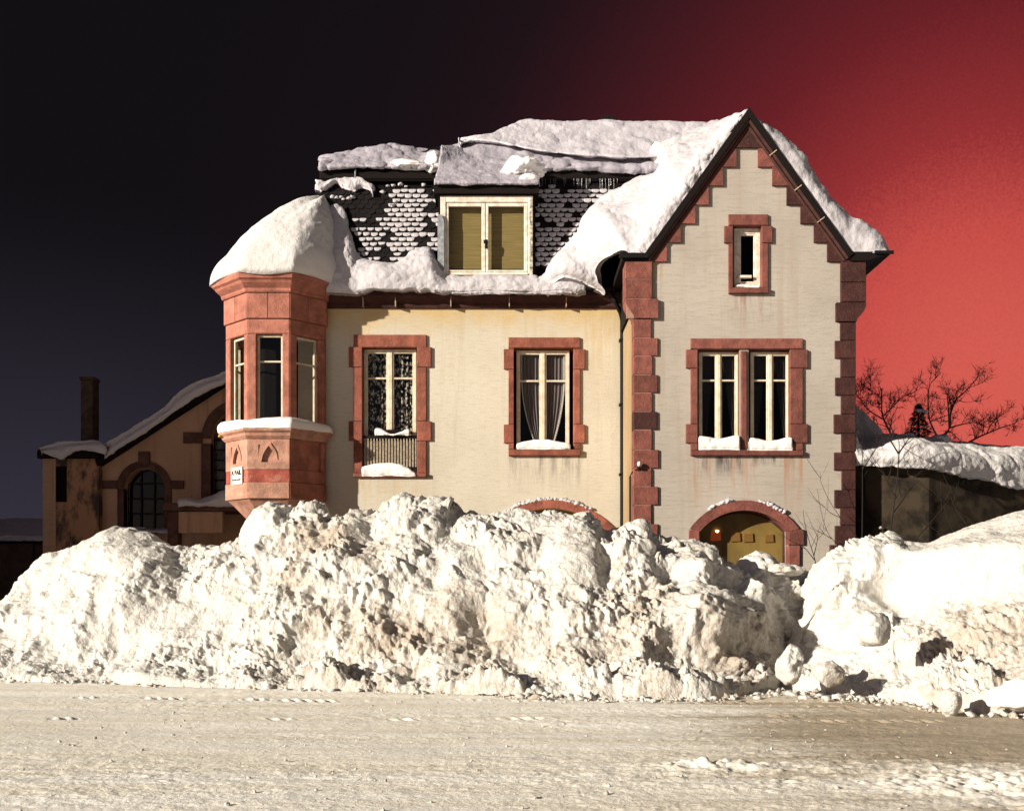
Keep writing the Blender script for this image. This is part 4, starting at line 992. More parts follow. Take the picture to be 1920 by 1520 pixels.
# notice board on the front left face
fr = face_fr(-1)
sg = empty('sign', fr(.02, -.03, zo(905)), label='small pale notice board with two lines of black lettering on the oriel', cat='sign')
gx = G(); gx.box(-.20, .31, -.035, -.015, zo(906), zo(873), .004, fr=fr); gx.mk('sign_board', SIGNW, sg)
def lettering(txt, u, z, size, m_):
    c = bpy.data.curves.new('lettering', 'FONT'); c.body = txt; c.size = size; c.align_x = 'CENTER'; c.align_y = 'CENTER'; c.extrude = .002; c.offset = .006 if size > .1 else .002
    c.materials.append(m_); tmp = bpy.data.objects.new('lettering_curve', c); col.objects.link(tmp); me = bpy.data.meshes.new_from_object(tmp); bpy.data.objects.remove(tmp)
    o = bpy.data.objects.new('lettering', me); col.objects.link(o)
    p = Vector(fr(u, -.039, z)); o.parent = sg; o.location = p - WL[sg.name]; o.rotation_euler = (R(90), 0, R(-45))
lettering('A BAIL', .055, zo(884), .15, INK)
lettering('Renseign. notaire', .055, zo(897), .058, INK)

# ---- mansard roof
KS = 1.25 / 3.15; YE0 = MY - .20; ZE0 = wz(548, MY)
ZB = ZE0 + 3.25; YB = YE0 + 3.25 * KS               # break line of the mansard
def slopeY(py):                                     # depth on the lower slope seen at image row py
    m_ = (HY - py) / F; return (YE0 + (HC - ZE0) * KS) / (1 - m_ * KS)
XBL = wx(604, YB); XELF = wx(512, YE0)
V = [(XELF, YE0, ZE0), (XM1 + 1.2, YE0, ZE0), (XM1 + 1.2, YB, ZB), (XBL, YB, ZB), (XELF, 33.3, ZE0), (XBL, 32, ZB), (XM1 + 1.2, 33.3, ZE0), (XM1 + 1.2, 32, ZB)]
G().add(V, [(0, 1, 2, 3), (4, 0, 3, 5), (6, 4, 5, 7), (1, 6, 7, 2), (3, 2, 7, 5), (0, 4, 6, 1)]).mk('mansard_roof', ROOFDARK, HOUSE)
# upper roof with its fascia
YU = YB - .22; ZU = ZB + .05; YR = 29.2; ZR = wz(232, YR) - .12
XUL = wx(603, YU); XRL = wx(985, YR)
V = [(XUL, YU, ZU), (XM1 + 2.4, YU, ZU), (XM1 + 2.4, YR, ZR), (XRL, YR, ZR), (XUL, 32.2, ZU), (XM1 + 2.4, 32.2, ZU)]
V2 = [(x, y, z - .26 if i in (0, 1, 4, 5) else z - .2) for i, (x, y, z) in enumerate(V)]
G().add(V + V2, [(0, 1, 2, 3), (0, 3, 4), (3, 2, 5, 4), (0, 6, 7, 1), (0, 4, 10, 6), (4, 5, 11, 10), (1, 7, 11, 5), (6, 10, 11, 7)]).mk('upper_roof', ROOFDARK, HOUSE)
gx = G(); gx.box(XUL - .05, XM1 + 1.2, YU - .03, YU + .10, ZU - .22, ZU - .02, .02); gx.mk('fascia', DARKWOOD, HOUSE)
gx = G(); gx.tube([(wx(667, YU), YU - .06, ZU - .0), (wx(667, YU), YU - .06, ZU - .36)], .022, 6); gx.mk('fascia_pipe', BLUEGREY, HOUSE)
gx = G(); gx.box(wx(1128, YR), wx(1152, YR), YR - .1, YR + .2, ZR - .3, wz(219, YR)); gx.mk('ridge_vent', DARKWOOD, HOUSE)

# tiles: beaver tails laid in courses on the lower slope
TW, TP = .200, .150
sl = math.hypot(3.25, 3.25 * KS); tn = Vector((0, KS, 1)).normalized()     # up the slope
tno = Vector((0, -1, KS)).normalized()                                    # outward normal
outline = [(-TW / 2 * .96, .25)] + [(TW / 2 * .96 * math.sin(-math.pi / 2 + math.pi * i / 8), .085 - .085 * math.cos(-math.pi / 2 + math.pi * i / 8)) for i in range(9)] + [(TW / 2 * .96, .25)]
def tile_mesh():
    V = []
    for dpt in (.022, 0.0):
        for (a, b) in outline: V.append((a, 0, 0) if 0 else tuple(Vector((a, 0, 0)) + tn * b + tno * (dpt + .030 * (1 - b / .30))))
    n = len(outline)
    Fc = [tuple(range(n)), tuple(reversed(range(n, 2 * n)))] + [(i, (i + 1) % n, (i + 1) % n + n, i + n) for i in range(n)]
    me = bpy.data.meshes.new('roof_tile'); me.from_pydata([tuple(v) for v in V], [], Fc)
    bm = bmesh.new(); bm.from_mesh(me); bmesh.ops.recalc_face_normals(bm, faces=bm.faces); bm.to_mesh(me); bm.free()
    me.materials.append(TILE); return me
TM = tile_mesh(); rs = np.random.RandomState(9)
TD = G()
def capsnow(o, s, up, th):                          # a pad of snow lying on one tile
    n = len(outline); V = []; jit = rs.uniform(.93, 1.04, n)
    for lay, (sc, hh) in enumerate(((1.0, .028), (.97, .028 + th * .75), (.62, .028 + th))):
        for i, (a, b) in enumerate(outline):
            aa = a * sc * s * jit[i]; bb = .125 + (b - .125) * sc * s * jit[i] * (.9 if b > .2 else 1) + up; bb = min(bb, TP + .012)
            V.append(o + Vector((aa, 0, 0)) + tn * bb + tno * (hh + .030 * (1 - bb / .3)))
    Fc = [(l * n + i, l * n + (i + 1) % n, (l + 1) * n + (i + 1) % n, (l + 1) * n + i) for l in (0, 1) for i in range(n)] + [tuple(range(2 * n, 3 * n))]
    TD.add(V, Fc)
ntile = nsingle = 0; TR = G()
for r_ in range(int(sl / TP)):
    for c_ in range(-36, 40):
        x = c_ * TW + (TW / 2 if r_ % 2 else 0); p = Vector((0, YE0, ZE0)) + tn * (r_ * TP)
        q = HY - (p.z + .1 - HC) * F / p.y; P_ = HX + x * F / p.y
        left = 600 < P_ < 826 and x > XELF + (XBL - XELF) * (r_ * TP / sl) + .2; right = 1003 < P_ < 1165
        if not (left or right) or q > 500 or q < 343 or (left and q < 356 and P_ > 690) or (right and P_ > 1165 - max(0, q - 380) * .75): continue
        if left and (P_ < 655 and q > 392): continue
        ntile += 1
        lo_ = Vector((x + rs.uniform(-.006, .006), p.y, p.z)) + tno * rs.uniform(0, .014)
        if left and q < 412 and P_ < 730:            # bare black tiles in the deepest shade: joined
            TR.add([tuple(v.co + lo_) for v in TM.vertices], [tuple(f.vertices) for f in TM.polygons])
        else:
            nsingle += 1
            o = bpy.data.objects.new('roof_tile', TM); col.objects.link(o); o.rotation_euler = (0, rs.uniform(-.05, .05), 0)
            attach(o, lo_, HOUSE)
        # snow held on the tile
        nz_ = float(fbm(np.array([[lo_.x, 0, lo_.z]]), .55, 3, 88)[0])
        if left:
            a = .03
            if P_ > 733 and 356 < q: a = .95 if nz_ > -.35 else .45
            elif P_ > 664 and q > 408: a = .84 if nz_ > -.16 else .35
            if P_ > 800: a *= .4
        else:
            a = (.93 if nz_ > -.3 else .5) if q > 352 else .12
        if rs.rand() < a: capsnow(lo_, rs.uniform(.98, 1.05) if ((left and P_ > 728) or right) else rs.uniform(.84, .98), rs.uniform(.028, .070), rs.uniform(.010, .032))
TR.mk('roof_tiles', TILE, HOUSE, kind='stuff')
TD.mk('tile_snow', SNOW, kind='stuff', label='thin pads of snow caught on the scalloped roof tiles')

# ---- dormer
DY = slopeY(520) - .10; DX0, DX1 = wx(822, DY), wx(1004, DY)
DM = empty('dormer', (wx(912, DY), DY, wz(520, DY)), HOUSE)
gx = G(); gx.box(wx(814, DY), wx(1010, DY), DY - .14, 28.2, wz(366, DY), wz(346, DY)); gx.mk('dormer_head', DARKWOOD, DM)
gx = G(); gx.box(DX0, wx(826, DY), DY + .002, 28, wz(522, DY), wz(366.5, DY)); gx.mk('dormer_cheek', DARKWOOD, DM)
gx = G(); gx.box(wx(999, DY), DX1, DY + .002, 28, wz(522, DY), wz(366.5, DY)); gx.mk('dormer_cheek', DARKWOOD, DM)
gx = G(); gx.box(wx(826, DY), wx(999, DY), DY + .5, DY + .55, wz(520, DY), wz(367, DY)); gx.mk('dormer_back', ROOM, DM)
gx = G(); gx.box(wx(826, DY), wx(836, DY), DY - .03, DY + .1, wz(514, DY), wz(368, DY), .01).box(wx(990, DY), wx(999, DY), DY - .03, DY + .1, wz(514, DY), wz(368, DY), .01).box(wx(836, DY), wx(990, DY), DY - .03, DY + .1, wz(380, DY), wz(368, DY), .01).box(wx(836, DY), wx(990, DY), DY - .03, DY + .1, wz(516, DY), wz(511, DY), .01)
dw = gx.mk('dormer_frame', WHITE_OLD, DM)
for (a, b) in ((836.5, 910), (911, 989.5)):
    gx = G(); Yd = DY - .01
    gx.box(wx(a, Yd), wx(a + 5, Yd), Yd, Yd + .06, wz(510, Yd), wz(380.5, Yd), .01).box(wx(b - 7, Yd), wx(b, Yd), Yd, Yd + .06, wz(510, Yd), wz(380.5, Yd), .01)
    gx.box(wx(a + 5, Yd), wx(b - 7, Yd), Yd, Yd + .06, wz(387, Yd), wz(380.5, Yd), .01).box(wx(a + 5, Yd), wx(b - 7, Yd), Yd, Yd + .06, wz(510, Yd), wz(506, Yd), .01); gx.mk('dormer_sash', WHITE_OLD, DM)
    gx = G(); Yd = DY + .02; gx.add([W(a + 5, 506, Yd), W(b - 7, 506, Yd), W(b - 7, 387, Yd), W(a + 5, 387, Yd)], [(0, 1, 2, 3)]); gx.mk('dormer_pane', GLASS, DM)
    gx = G(); Yd = DY + .19; gx.box(wx(a + 1, Yd), wx(b - 2, Yd), Yd, Yd + .02, wz(515, Yd), wz(375, Yd)); gx.mk('dormer_blind', BLIND, DM)
gx = G(); gx.box(wx(909, DY), wx(914, DY), DY - .055, DY - .012, wz(466, DY), wz(450, DY), .01).box(wx(907, DY), wx(912, DY), DY - .07, DY - .056, wz(458, DY), wz(452, DY)); gx.mk('window_handle', IRON, DM)
gx = G(); gx.prism([(wx(a, DY), wz(b, DY)) for a, b in ((821, 508), (833, 508), (833, 418), (829, 405), (824, 404), (821, 412))], DY - .08, DY - .04); gx.mk('shutter', BLUEGREY, DM)
gx = G(); gx.box(wx(993, DY), wx(999, DY), DY - .06, DY - .035, wz(522, DY), wz(372, DY), .008); gx.mk('shutter', simple('peeling_shutter', (.06, .055, .055), .7, (.62, .55, .45), scale=11), DM)

# ------------------------------------------------------------------ snow on the house
def on_slope(px, py, out=.0):
    Y = slopeY(py); p = Vector(W(px, py, Y)); return tuple(p + tno * out)
# domed cap over the oriel
def oriel_cap():
    A = Vector(W(610, 370, 26.95)); nth, ns = 140, 60; V = []
    for i in range(ns):
        s = i / (ns - 1)
        for j in range(nth):
            th = R(-235 + 260 * j / (nth - 1))
            oc_ = 1 / math.cos(((th + math.pi / 8) % (math.pi / 4)) - math.pi / 8); wc_ = min(1, s * 4); r0 = (OA + .36) * (oc_ * (1 - wc_) + 1.045 * wc_)
            bx, by = OC.x + r0 * math.cos(th), OC.y + r0 * math.sin(th)
            k = s ** 1.05; g = 1 - (1 - min(1, s)) ** 2.1 * (1 - .18 * s); g = .45 * g + .55 * min(1, s) ** .60
            ripple = .05 * math.sin(7 * th + 2)
            z = zo(519) + .05 * math.sin(5 * th) + (A.z - zo(519)) * (g if s > 0 else 0)
            out = 1 + .035 * math.sin(min(1, s * 7) * math.pi) if s < .143 else 1
            V.append((OC.x + (bx - OC.x) * out * (1 - k) + (A.x - OC.x) * k, OC.y + (by - OC.y) * out * (1 - k) + (A.y - OC.y) * k, z))
    P = np.array(V); n0 = P - np.array((OC.x + .2, OC.y + .3, zo(519) - .4)); n0 /= np.linalg.norm(n0, axis=1, keepdims=True)
    sp = np.repeat(np.linspace(0, 1, ns), nth); t = np.tile(np.linspace(0, 1, nth), ns)
    rightside = sst(P[:, 0], OC.x - .1, OC.x + .9)
    d = .05 * fbm(P, .9, 3, 5) + rightside * (.028 * fbm(P, .30, 4, 6, ridged=True) + .07 * clods(P, .30, 7)) * sst(sp, 0, .12) * (1 - .6 * sst(sp, .5, .9)) + .012 * fbm(P * np.array((1, 1, .35)), .12, 3, 8)
    d[sp == 0] = .03 * fbm(P[sp == 0], .25, 3, 9)
    Q = P + n0 * d[:, None]
    under = Q[:nth] + np.array((0, 0, -.02)); inner = np.array([(OC.x + (q[0] - OC.x) * .82, OC.y + (q[1] - OC.y) * .82, zo(517)) for q in Q[:nth]])
    b = len(Q); i = np.arange(nth - 1)
    Fc = np.concatenate([gridfaces(ns, nth), np.stack([i, i + 1, b + i + 1, b + i], 1)])
    mk('snow_dome', np.concatenate([Q, inner]), Fc, SNOW_DOME, smooth=True, label='big rounded dome of snow on top of the red oriel', cat='snow')
oriel_cap()

# drift along the eave left of and below the dormer
cols_ = [(612, 392), (628, 380), (645, 388), (660, 432), (672, 476), (702, 492), (742, 497), (775, 474), (806, 468), (830, 508), (856, 517), (905, 518), (955, 519), (1000, 518), (1012, 522), (1040, 500), (1075, 470), (1100, 455)]
ctrl = []
for p, t in cols_:
    b = 549; ptop = Vector(on_slope(p, t, .06)); row = []
    thick = .26 if p < 700 else (.34 if p < 830 else .20)
    pb = Vector(W(p, b, MY - .46)); 
    for s in (0, .16, .4, .7, 1):
        v = pb.lerp(ptop, s) + tno * (thick * math.sin(math.pi * min(1, s * .8 + .12)) - .04) ; row.append(tuple(v))
    ctrl.append(row)
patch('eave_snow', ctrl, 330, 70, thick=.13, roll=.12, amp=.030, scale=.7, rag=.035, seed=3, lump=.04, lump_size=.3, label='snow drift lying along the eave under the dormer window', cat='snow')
# small ledges of snow below the fascia on the left
ctrl = [[on_slope(592 + i * 9.2, 343 + 5 * math.sin(i * .6) + (1.2 * max(0, i - 7)), .20), on_slope(592 + i * 9.2, 357 + 7 * math.sin(i * 1.1) + (2.5 * max(0, i - 7)), .20)] for i in range(13)]
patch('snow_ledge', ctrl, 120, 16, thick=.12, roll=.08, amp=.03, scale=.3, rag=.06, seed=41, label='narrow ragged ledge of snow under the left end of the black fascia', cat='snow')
gx = G(); rs = np.random.RandomState(3); gx.V = []
Vv = []; Ff = []; b0 = 0
for (p, q, r) in ((718, 364, .05), (728, 353, .035), (655, 376, .05), (640, 374, .04), (645, 378, .035), (632, 375, .04), (625, 374, .05), (662, 374, .05), (738, 352, .04), (752, 350, .05), (762, 354, .03), (795, 351, .05), (792, 338, .04), (735, 388, .05), (742, 382, .04)):
    c = np.array(on_slope(p, q, .08)); v = ICO2[0] * (1 + .25 * rs.normal(size=(len(ICO2[0]), 1))) * (r * 1.4, r, r * .8) + c; Vv.append(v); Ff.append(ICO2[1] + b0); b0 += len(v)
mk('snow_bits', np.concatenate(Vv), np.concatenate(Ff), SNOW, smooth=True, kind='stuff', label='small bits of snow stuck to the dark bare tiles')

# valley drift between the main roof and the wing
Lc = [(1008, 535, 25.55), (1035, 492, None), (1072, 456, None), (1092, 424, None), (1112, 398, None), (1150, 366, None), (1192, 344, None), (1238, 328, 26.7), (1232, 290, 27.4), (1258, 262, 28.2), (1300, 244, 28.6), (1345, 228, 28.0), (1388, 212, 26.4)]
Rc = [(1136, 553, 25.45), (1126, 530, 25.35), (1124, 505, 25.1), (1140, 482, 24.5), (1168, 470, 23.7), (1204, 478, 23.42), (1235, 436, 23.42), (1262, 398, 23.42), (1290, 359, 23.42), (1318, 320, 23.42), (1345, 282, 23.42), (1374, 242, 23.42), (1399, 206, 23.42)]
ctrl = []
for kr, (lp_, rp_) in enumerate(zip(Lc, Rc)):
    a = Vector(on_slope(lp_[0], lp_[1], .05)) if lp_[2] is None else Vector(W(*lp_)); b = Vector(W(*rp_)); row = []
    for s in (0, .22, .45, .68, .88, 1):
        v = a.lerp(b, s); bul = .42 * (1 - sst(np.array(kr / 12.), .60, .98) * .95) * math.sin(math.pi * s) ** .8
        v += Vector((-.35, -.55, .75)).normalized() * bul; row.append(tuple(v))
    ctrl.append(row)
patch('valley_snow', ctrl, 300, 210, thick=.24, roll=.24, skip=('v1',), amp=.10, scale=1.3, rag=.02, seed=7, lump=.10, lump_size=.6, label='deep snow drift filling the roof valley against the left slope of the gable', cat='snow')
# rough broken edge along the left verge
ctrl = []
for i in range(12):
    t = i / 11; p = Vector((1207, 476)).lerp(Vector((1403, 204)), t); nr = Vector((-.81, -.58)); w_ = (26 + 14 * math.sin(t * 3.1) + 5 * math.sin(t * 13)) * (1 - .85 * t ** 3)
    ctrl.append([W(p.x + nr.x * w_, p.y + nr.y * w_ * .75, 23.9), W(p.x + nr.x * w_ * .75, p.y + nr.y * w_ * .75, 23.55), W(p.x + nr.x * w_ * .4, p.y + nr.y * w_ * .4, 23.42), W(p.x + 2, p.y + 2, 23.42)])
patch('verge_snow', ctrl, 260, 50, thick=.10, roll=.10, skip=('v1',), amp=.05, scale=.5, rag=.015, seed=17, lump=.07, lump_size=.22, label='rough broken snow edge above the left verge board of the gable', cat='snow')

# slab of snow on the right slope of the wing
def wing_slab():
    prof_in = [(1404, 204), (1440, 250), (1480, 308), (1520, 366), (1560, 424), (1597, 470), (1635, 474), (1669, 474)]
    prof_out = [(1407, 204), (1424, 224), (1452, 241), (1482, 262), (1509, 290), (1524, 318), (1543, 347), (1566, 374), (1599, 404), (1630, 420), (1652, 437), (1664, 456), (1671, 472)]
    n = 150; m_ = 26
    a = cr(np.array(prof_in, float), n, 0); b = cr(np.array(prof_out, float), n, 0)
    Yf = 23.38; V = []
    ds = [0, .03, .10, .22, .5, 1.2, 2.2, 3.4, 4.6, 6, 7.5]
    P = []
    for i in range(n):
        row = []
        for k in range(14):                         # front face, from the board up to the crown, rounded over
            s = k / 13; px_, py_ = a[i] * (1 - s) + b[i] * s
            row.append(W(px_, py_, Yf + .16 * (1 - math.cos(math.pi / 2 * s ** 3)) + .05 * s))
        pb = Vector(W(b[i][0], b[i][1], Yf + .22))
        for dd in ds[1:]: row.append((pb.x + .02, pb.y + dd, pb.z + .04 * min(1, dd)))
        P.append(row)
    P = np.array(P); sh = P.shape; Q = P.reshape(-1, 3)
    du = np.gradient(P, axis=0); dv = np.gradient(P, axis=1); nn = np.cross(du, dv); nn /= np.linalg.norm(nn, axis=2, keepdims=True) + 1e-9; nn = nn.reshape(-1, 3)
    if nn[:, 1].mean() > 0: nn = -nn
    fade = np.minimum(1, np.tile(np.arange(sh[1]), sh[0]) / 3.)
    d = fade * (.05 * fbm(Q, .9, 3, 3) + .05 * fbm(Q * np.array((1, .4, 1)), .30, 4, 4) + .07 * (clods(Q, .22, 5) - .03))
    mk('wing_snow', Q + nn * d[:, None], gridfaces(sh[0], sh[1]), SNOW, smooth=True, label='thick snow slab bulging over the right slope of the gable', cat='snow')
wing_slab()

# upper roof: lower shelf and the thick slab along the ridge
KU = (ZR - ZU) / (YR - YU)
def upper(px, py, h):                               # the point seen at px, py on a sheet h above the upper roof
    Y = (HC - ZU - h + YU * KU) / (KU - (HY - py) / F); return W(px, py, Y)
xs_ = [598, 640, 690, 730, 770, 810, 850, 900, 960, 1010, 1060, 1120, 1180, 1225, 1252]
bot = [318, 317, 318, 318, 317, 318, 320, 322, 322, 322, 322, 323, 328, 328, 326]
topl = [294, 287, 276, 271, 277, 280, 272, 262, 264, 272, 280, 288, 292, 292, 288]
ctrl = []
for x, b_, t_ in zip(xs_, bot, topl):
    lip = 12 if x < 800 else (16 if x < 1100 else 28)
    h = .22; a = W(x, b_, YU - .10); c = Vector(upper(x, b_ - lip, h))
    if c.y < YU - .1: c = Vector(W(x, b_ - lip, YU - .06))
    m1 = Vector(upper(x, (b_ - lip) * .6 + t_ * .4, h)) if b_ - lip > t_ else c + Vector((0, .4, .3)); m2 = Vector(upper(x, t_, h)) if b_ - lip > t_ + 2 else c + Vector((0, .9, .5))
    if m2.y < c.y + .5: m2 = c + Vector((0, .5, .25))
    if x < 860: m1 = Vector(W(x, (b_ - lip) * .6 + t_ * .4, c.y + .5)); m2 = Vector(W(x, t_, c.y + 1.3))
    ctrl.append([a, W(x, b_ - lip * .5, YU - .17), tuple(c), tuple(m1), tuple(m2), (m2.x, m2.y + .8, m2.z - .05)])
patch('roof_snow', ctrl, 380, 80, thick=.08, roll=.10, amp=.035, scale=.55, rag=.045, seed=9, lump=.10, lump_size=.35, mt=SNOW_DIM, label='long lower sheet of snow above the black fascia of the main roof', cat='snow')
xs_ = [862, 890, 925, 960, 985, 1020, 1060, 1100, 1150, 1200, 1250, 1300, 1350]
top = [268, 254, 248, 233, 226, 226, 227, 226, 226, 226, 226, 228, 226]
bot = [272, 268, 270, 276, 281, 287, 291, 294, 297, 298, 296, 292, 284]
ctrl = []
for x, t_, b_ in zip(xs_, top, bot):
    th = 6
    row = [upper(x, b_, .24), upper(x, b_ - th * .5, .40)]
    p2 = Vector(upper(x, b_ - th - 1, .46)) if b_ - th - 1 > t_ + 3 else Vector(row[1]) + Vector((0, .15, .08)); row.append(tuple(p2))
    p4 = Vector(upper(x, t_ + 1, .40)) if b_ - th - 1 > t_ + 3 else p2 + Vector((0, .4, .3))
    if p4.y > YR + .8 or p4.y < p2.y: p4 = Vector(W(x, t_ + 1, max(p2.y + .3, YR + .2)))
    row.append(tuple(p2.lerp(p4, .5))); row.append(tuple(p4)); row.append((p4.x, p4.y + .8, p4.z - .15)); ctrl.append(row)
patch('roof_snow', ctrl, 330, 80, thick=.07, roll=.08, amp=.035, scale=.8, rag=.03, seed=12, lump=.06, lump_size=.45, mt=SNOW_DIM_RIDGE, label='thick snow slab along the ridge of the main roof with a crack below it', cat='snow')
# dormer roof
ctrl = []
for x0, x1, b_ in ((813, 826, 346), (830, 842, 346), (870, 872, 347), (912, 910, 347), (955, 945, 347), (990, 975, 347), (1011, 1000, 346)):
    Yd = DY - .22
    ctrl.append([W(x0, b_, Yd), W(x0, b_ - 5, Yd - .03), W(x0 * .93 + x1 * .07, b_ - 11, Yd + .12), W(x0 * .5 + x1 * .5, 318, Yd + .75), W(x1, 288, 26.75 + .012 * (x1 - 826)), W(x1, 272, 27.3 + .012 * (x1 - 826))])
patch('dormer_snow', ctrl, 200, 90, thick=.06, roll=.08, amp=.020, scale=.8, rag=.03, seed=14, lump=.035, lump_size=.25, mt=SNOW_DIM, label='smooth snow sheet sloping down onto the dormer roof', cat='snow')
def block(lbl, px, py, Y, size, seed, rough=.32): chunk('snow_block', W(px, py, Y), size, seed, mt=SNOW_SILL, rough=rough, label=lbl, cat='snow block')
block('broken white snow block standing on the right of the dormer roof', 974, 318, DY + .35, (.50, .30, .30), 31, .6)
block('smaller snow lump at the right front corner of the dormer roof', 992, 336, DY - .05, (.24, .18, .11), 32)
block('snow lump on the fascia edge just left of the dormer roof', 812, 305, YU - .05, (.22, .2, .26), 33, .5)
block('flat pale snow lump on the fascia edge over the bare tiles', 768, 309, YU - .08, (.46, .18, .13), 34)
block('rounded snow clump where the roof sheet meets the valley drift', 1240, 296, YU + .05, (.30, .26, .34), 35)
# gutter lip
patch('gutter_snow', [[W(p, 551.5, MY - .47), W(p, 547 - 1.5 * math.sin(p * .05), MY - .48), W(p, 545, MY - .34)] for p in range(846, 1080, 12)], 200, 8, thick=.03, roll=.03, amp=.012, scale=.3, rag=.012, seed=19, label='thin line of snow on the black gutter below the dormer', cat='snow')

# sills
def sill_snow(lbl, p0, p1, base, top, Y, dep, seed, shape, par=None):
    n = 12; ctrl = []
    for i in range(n):
        s = i / (n - 1); p = p0 + (p1 - p0) * s; t = base - (base - top) * shape(s)
        ctrl.append([W(p, base, Y), W(p, base - (base - t) * .75, Y - .01), W(p, t, Y + .05), W(p, t, Y + dep * .7), W(p, t + 1, Y + dep)])
    patch('sill_snow', ctrl, 60, 26, thick=.03, roll=.035, amp=.010, scale=.3, rag=.010, seed=seed, label=lbl, cat='snow', mt=SNOW_SILL)
sill_snow('snow mound on the floor sill of the French window behind the railing', 678, 780, 893, 868, MY - .13, .12, 51, lambda s: .25 + .75 * math.sin(math.pi * min(1, (s * .9 + .12))) ** .7)
sill_snow('rounded snow on the sill of the window with draped curtains', 968, 1070, 842, 824, MY - .11, .2, 52, lambda s: .35 + .65 * math.sin(math.pi * (s * .85 + .08)) ** .8 * (1 - .5 * s ** 4))
sill_snow('snow block on the sill of the left light of the twin window', 1310, 1388, 843, 818, WY - .11, .2, 53, lambda s: .92 + .08 * math.cos(2 * math.pi * s))
sill_snow('snow block on the sill of the right light of the twin window', 1406, 1486, 844, 821, WY - .11, .2, 54, lambda s: .9 + .12 * math.cos(2 * math.pi * s))
sill_snow('thin snow strip on the sill of the small attic window', 1378, 1424, 540, 533, WY + .02, .12, 55, lambda s: .7 + .3 * math.sin(5 * s))
sill_snow('little heap of snow on the flower box of the French window', 702, 768, 816, 803, MY - .09, .14, 56, lambda s: .5 + .4 * math.sin(1 + 7 * s))
def oriel_sill():
    nth, V = 150, []
    secs = [(OA + .17, -.015), (OA + .185, .06), (OA + .17, .13), (OA + .10, .20), (OA + .0, .23), (OA - .06, .24)]
    for (a, h) in secs:
        for j in range(nth):
            th = R(-225 + 240 * j / (nth - 1)); r = a / math.cos(((th + math.pi / 8) % (math.pi / 4)) - math.pi / 8)
            hh = h * (.85 + .30 * math.cos(4 * (th + math.pi / 8)) * .0 + .35 * abs(math.sin(2 * (th + math.pi / 2 + math.pi / 8 * 1))) )
            V.append((OC.x + r * math.cos(th), OC.y + r * math.sin(th), zo(803) + hh))
    P = np.array(V); P += np.stack([fbm(P, .3, 3, 1), fbm(P, .3, 3, 2), fbm(P, .35, 3, 3)], 1) * .022
    mk('sill_snow', P, gridfaces(len(secs), nth)[:, ::-1], SNOW_SILL, smooth=True, label='band of snow lying round the sill of the red oriel', cat='snow')
oriel_sill()
def arch_snow(cx, hw_, zs, zt, Y, a0, a1, lbl, seed):
    pts = arch_pts(cx, hw_, zs, zt, 60)[a0:a1]; rs = np.random.RandomState(seed); Vs = []; Fs = []; b = 0
    for (x, z) in pts:
        for k in range(3):
            r = .018 + .03 * rs.rand(); v = ICO1[0] * (1 + .3 * rs.normal(size=(len(ICO1[0]), 1))) * (r * 1.5, r, r * rs.uniform(.6, 1.6)) + (x + rs.uniform(-.04, .04), Y - .03 + rs.uniform(-.02, .02), z + .01 + rs.rand() * .03)
            Vs.append(v); Fs.append(ICO1[1] + b); b += len(v)
    mk('arch_snow', np.concatenate(Vs), np.concatenate(Fs), SNOW, smooth=True, kind='stuff', label=lbl)
arch_snow(wx(1395, WY), wx(1478, WY) - wx(1395, WY) + .225, wz(996, WY), wz(957, WY) + .225, WY, 14, 25, 'snow crumbs on the left of the arch in the wing', 1)
arch_snow(wx(1395, WY), wx(1478, WY) - wx(1395, WY) + .225, wz(996, WY), wz(957, WY) + .225, WY, 38, 50, 'snow crumbs on the right of the arch in the wing', 2)
arch_snow(wx(1032, MY), wx(1160, MY) - wx(1032, MY) + .02, wz(1008, MY) + .03, wz(953, MY) + .2, MY, 8, 46, 'snow crumbs on the wide arch behind the bank', 3)
# icicles under the fascia
gi = G(); rs = np.random.RandomState(8)
for i in range(34):
    p = rs.uniform(1012, 1160); L = rs.uniform(.06, .34); x = wx(p, YU); gi.tube([(x, YU - .02, ZU - .02), (x + rs.uniform(-.01, .01), YU - .02, ZU - .22 - L)], [.008, .003], 5)
gi.mk('icicles', ICE, kind='stuff', label='icicles hanging from the fascia right of the dormer')

# ------------------------------------------------------------------ building behind on the left
BY = 34.0
LB = empty('outbuilding', (wx(280, BY), BY, 0), label='shadowed old building with arched windows behind the left of the villa', cat='building')
def bz(q): return wz(q, BY)
def bx(p): return wx(p, BY)
def arch_open(cx, hw_, zs, zt, zb, e=0.0):
    a = arch_pts(cx, hw_ + e, zs, zt + e, 16); return [(a[0][0], zb)] + a + [(a[-1][0], zb)]
o1 = arch_open(bx(272), bx(310) - bx(272), bz(905), bz(884), bz(990)); o1 = arch_open(bx(271), bx(309) - bx(271), bz(915), bz(878), bz(990))
o2 = arch_open(bx(452), bx(452) - bx(396), bz(822), bz(766), bz(936))
G().prism([(bx(192), 0), (bx(560), 0), (bx(560), bz(662)), (bx(440), bz(700)), (bx(192), bz(860))], BY, BY + .5, [o1, o2]).mk('wall', WALL_OLD, LB)
gx = G(); gx.box(bx(192), bx(560), BY + .9, BY + 9, 0, bz(870)); gx.mk('inner_wall', ROOM, LB)
gx = G(); gx.box(bx(88), bx(112), BY - .3, BY + 6, 0, bz(852)); gx.mk('annex_wall', WALL_OLD, LB)
gx = G(); gx.box(bx(112) + .002, bx(192), BY - .28, BY + 5.8, 0, bz(852)); gx.mk('annex_wall', WALL_STAIN, LB)
gx = G(); gx.box(bx(113), bx(132), BY - .33, BY - .281, bz(942), bz(876), .01); gx.mk('slit_window', ROOM, LB)
